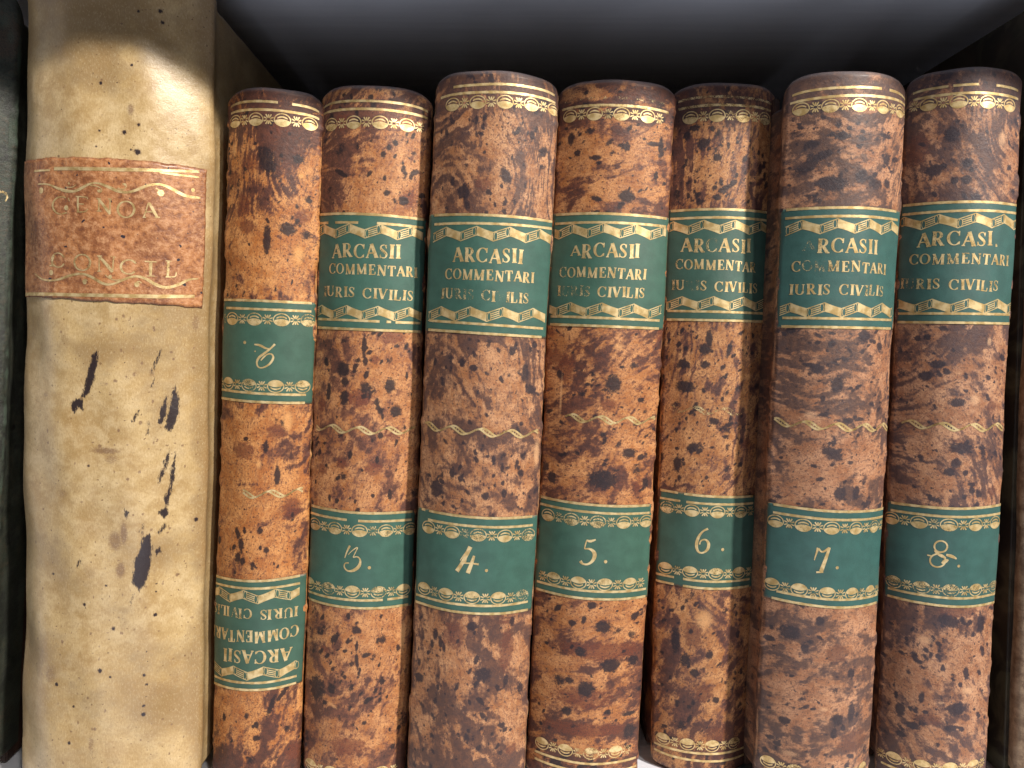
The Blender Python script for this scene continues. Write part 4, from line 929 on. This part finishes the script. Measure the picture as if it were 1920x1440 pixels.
sl = (vtb - vta) / (ub - ua); sb = (vbb - vba) / (ub - uc)
TP = g.patch('title_label', -ue, ub, (vba + sb * (-ue - uc), vbb), (vta + sl * (-ue - ua), vtb), PATCH, g.root, 0.0003, jag=0.0008)
GG = 0.00037
Z = lambda pts: [(x, y, w) for x, y, w in pts]
O8, S8 = (30, 280), 4.5
trace(g, GG, [[(330, 165, 26), (600, 170, 26), (900, 175, 28), (1200, 182, 24), (1540, 190, 18)], [(180, 190, 16), (300, 178, 14)], [(1210, 200, 8), (1350, 215, 18), (1540, 238, 14)]], [], O8, S8, TP, 'gold_rule', 0.30, GOLD_OLD, 0)
trace(g, GG, [[(85, 1222, 26), (500, 1228, 26), (900, 1236, 28), (1200, 1242, 30), (1510, 1240, 24)]], [], O8, S8, TP, 'gold_rule', 0.25, GOLD_OLD, 0)
trace(g, GG, [[(215, 298, 10), (290, 295, 10), (350, 325, 16), (420, 352, 26), (500, 360, 18), (560, 335, 22), (630, 295, 16), (700, 285, 12), (790, 320, 24), (870, 360, 22), (960, 368, 18), (1040, 340, 22), (1120, 305, 20), (1210, 295, 16), (1290, 322, 24), (1380, 375, 26), (1450, 402, 22), (1550, 412, 18)],
              [(640, 310, 6), (690, 312, 7), (735, 335, 6), (735, 362, 7), (705, 365, 8), (700, 345, 6)], [(860, 330, 6), (910, 345, 7), (940, 320, 7), (930, 292, 7), (905, 295, 6)], [(430, 320, 6), (490, 325, 6), (520, 300, 6)], [(1180, 330, 7), (1210, 350, 8)]],
      [(240, 352, 24), (715, 352, 10), (925, 300, 10), (1220, 372, 26), (1490, 345, 16), (455, 290, 9)], O8, S8, TP, 'gold_wave', 0.36, GOLD_OLD)
trace(g, GG, [[(160, 1050, 8), (240, 1108, 14), (350, 1105, 16), (450, 1062, 20), (560, 1045, 16), (650, 1078, 22), (740, 1138, 22), (820, 1142, 14), (900, 1102, 20), (1000, 1066, 16), (1090, 1085, 22), (1180, 1145, 26), (1270, 1172, 22), (1380, 1140, 24), (1460, 1095, 18), (1540, 1092, 8)],
              [(760, 1060, 6), (790, 1090, 8), (850, 1108, 7), (880, 1095, 6)], [(560, 1115, 7), (580, 1090, 7), (605, 1110, 6)], [(1000, 1130, 7), (1040, 1110, 8), (1060, 1130, 6)]],
      [(300, 1040, 22), (580, 1120, 18), (800, 1075, 14), (1020, 1140, 20)], O8, S8, TP, 'gold_wave', 0.36, GOLD_OLD)
def circ(cx, cy, rx, ry, w, a0=0, a1=360, n=17):
    return [(cx + rx * math.cos(math.radians(a)), cy - ry * math.sin(math.radians(a)), w * (0.7 + 0.8 * abs(math.cos(math.radians(a))))) for a in np.linspace(a0, a1, n)]
trace(g, GG, [circ(395, 475, 68, 74, 9, 60, 270), [(450, 410, 8), (462, 440, 6)], [(400, 548, 8), (440, 535, 8)],
   [(535, 400, 12), (532, 470, 14), (535, 532, 14)], [(515, 400, 7), (610, 405, 8), (618, 425, 6)], [(540, 462, 6), (585, 465, 6)], [(520, 532, 7), (600, 530, 7), (618, 505, 7)],
   [(710, 420, 8), (708, 520, 8)], [(705, 418, 12), (755, 485, 20), (800, 548, 16)], [(802, 420, 8), (798, 545, 8)], [(690, 418, 6), (725, 418, 6)], [(690, 522, 6), (728, 524, 6)], [(785, 420, 6), (815, 424, 6)],
   circ(932, 508, 70, 68, 10), [(1120, 455, 8), (1100, 515, 8), (1080, 575, 8)], [(1125, 455, 14), (1160, 520, 20), (1190, 575, 16)], [(1100, 530, 6), (1160, 532, 6)], [(1070, 576, 6), (1100, 576, 6)], [(1170, 578, 7), (1215, 576, 7)]],
  [(435, 495, 20)], O8, S8, TP, 'gold_lettering', 0.36, GOLD_OLD, 1, 1.15)
trace(g, GG, [circ(360, 935, 52, 60, 9, 20, 330), [(330, 890, 8), (315, 940, 10), (305, 985, 8)], [(290, 980, 6), (325, 985, 8)],
   circ(565, 955, 70, 68, 10), [(712, 900, 8), (710, 1025, 8)], [(706, 900, 14), (770, 970, 22), (818, 1035, 18)], [(828, 905, 8), (820, 1035, 8)], [(695, 900, 6), (735, 902, 6)], [(692, 1028, 6), (730, 1030, 6)], [(805, 905, 6), (845, 910, 6)],
   circ(952, 992, 66, 60, 10, 35, 320), [(1000, 935, 7), (1012, 965, 6)],
   [(1138, 945, 18), (1135, 1005, 22), (1135, 1065, 16)], [(1085, 945, 8), (1185, 950, 8)], [(1105, 1068, 6), (1170, 1070, 6)],
   [(1285, 940, 14), (1282, 1010, 18), (1280, 1075, 14)], [(1262, 940, 6), (1310, 945, 6)], [(1262, 1076, 8), (1320, 1078, 9), (1348, 1072, 8), (1352, 1035, 8)]],
  [], O8, S8, TP, 'gold_lettering', 0.44, GOLD_OLD, 1, 1.15)

# ------------------------------------------------------------------ the neighbours cut by the frame
GL = leather('rubbed_green_leather', (0.018, 0.028, 0.020), (0.040, 0.055, 0.038), (0.016, 0.022, 0.016), (0.008, 0.010, 0.009), (0.10, 0.06, 0.035), 0.04, 53)
n = Book('green_leather_book', (-190, 5), (36, 5), (-235, 1440), (-22, 1440), 0.002, 0.005, -40, 0.007, 2.0, 0.02, 0.15, seed=21, step=0.0007, drop=0.003)
tag(n.root, 'dark green worn leather book at the left edge, mostly out of frame', 'book')
n.build_spine(GL, make_paint(dict(flow=1.5, wash=0.3, flocks=10, big=4, reds=4, scuffs=60, joint=1.5, ends=0.0, marks=[('R', 22, 62, 16, 34), ('S', 20, 70, 10, 22), ('S', 10, 40, 14, 20), ('R', 15, 80, 20, 30), ('S', 25, 330, 5, 12), ('S', 14, 500, 5, 80), ('S', 20, 250, 6, 60)])))
innards(n)
trace(n, HO, [[(-60, 352, 4), (-10, 356, 4), (12, 362, 4)], [(0, 362, 3), (8, 360, 4), (15, 368, 3), (10, 378, 2)], [(-60, 380, 3), (-10, 384, 3)]], [], (0, 0), 1.0, n.root, 'gold_wave', 0.55, GOLD_OLD)

r = Book('half_vellum_book', (1948, 5), (2150, 5), (1908, 1440), (2080, 1440), 0.004, 0.004, -12, 0.005, 2.2, 0.0122, 0.19, seed=29, step=0.0007, drop=0.003, wob=0.0004)
tag(r.root, 'grey vellum-spined book with dark green marbled sides at the right edge', 'book')
VG = NT('soiled_vellum'); uvn = VG.uv(); q1 = VG.noise(uvn, 2.4, 6, 0.7); q2 = VG.noise(uvn, 12, 5, 0.7)
cc = VG.mix(VG.step(q1, 0.35, 0.65), (0.16, 0.10, 0.060), (0.36, 0.26, 0.17)); cc = VG.mix(VG.math('MULTIPLY', VG.step(q2, 0.55, 0.7), 0.6), cc, (0.08, 0.05, 0.035))
VGM = VG.bsdf(cc, 0.45, VG.math('ADD', q1, q2), 0.6, 0.0004)
r.build_spine(VGM, lambda b, U, V: np.zeros(U.shape + (4,)), 'vellum_spine')
MARB = NT('green_black_marbled_paper'); oc = MARB.obj(); q1 = MARB.noise(oc, 60, 5, 0.6, 1.5); q2 = MARB.noise(oc, 14, 4)
cc = MARB.mix(MARB.step(q1, 0.42, 0.6), (0.016, 0.012, 0.008), (0.060, 0.055, 0.032)); cc = MARB.mix(MARB.step(q2, 0.5, 0.65), cc, (0.06, 0.04, 0.025))
MARBM = MARB.bsdf(cc, 0.55)
w2 = r.w / 2
for sx in (-1, 1):
    x0, x1 = sorted((sx * (w2 - 0.0002), sx * (w2 - 0.003)))
    box('cover_board', x0 + sx * 0.0009, x1 + sx * 0.0009, 0.0052, 0.19, 0.001, r.H - 0.001, MARBM, r.root, 0.0005)
box('page_block', -w2 + 0.0034, w2 - 0.0034, 0.003, 0.184, 0.004, r.H - 0.007, PAPER, r.root, 0.0004)
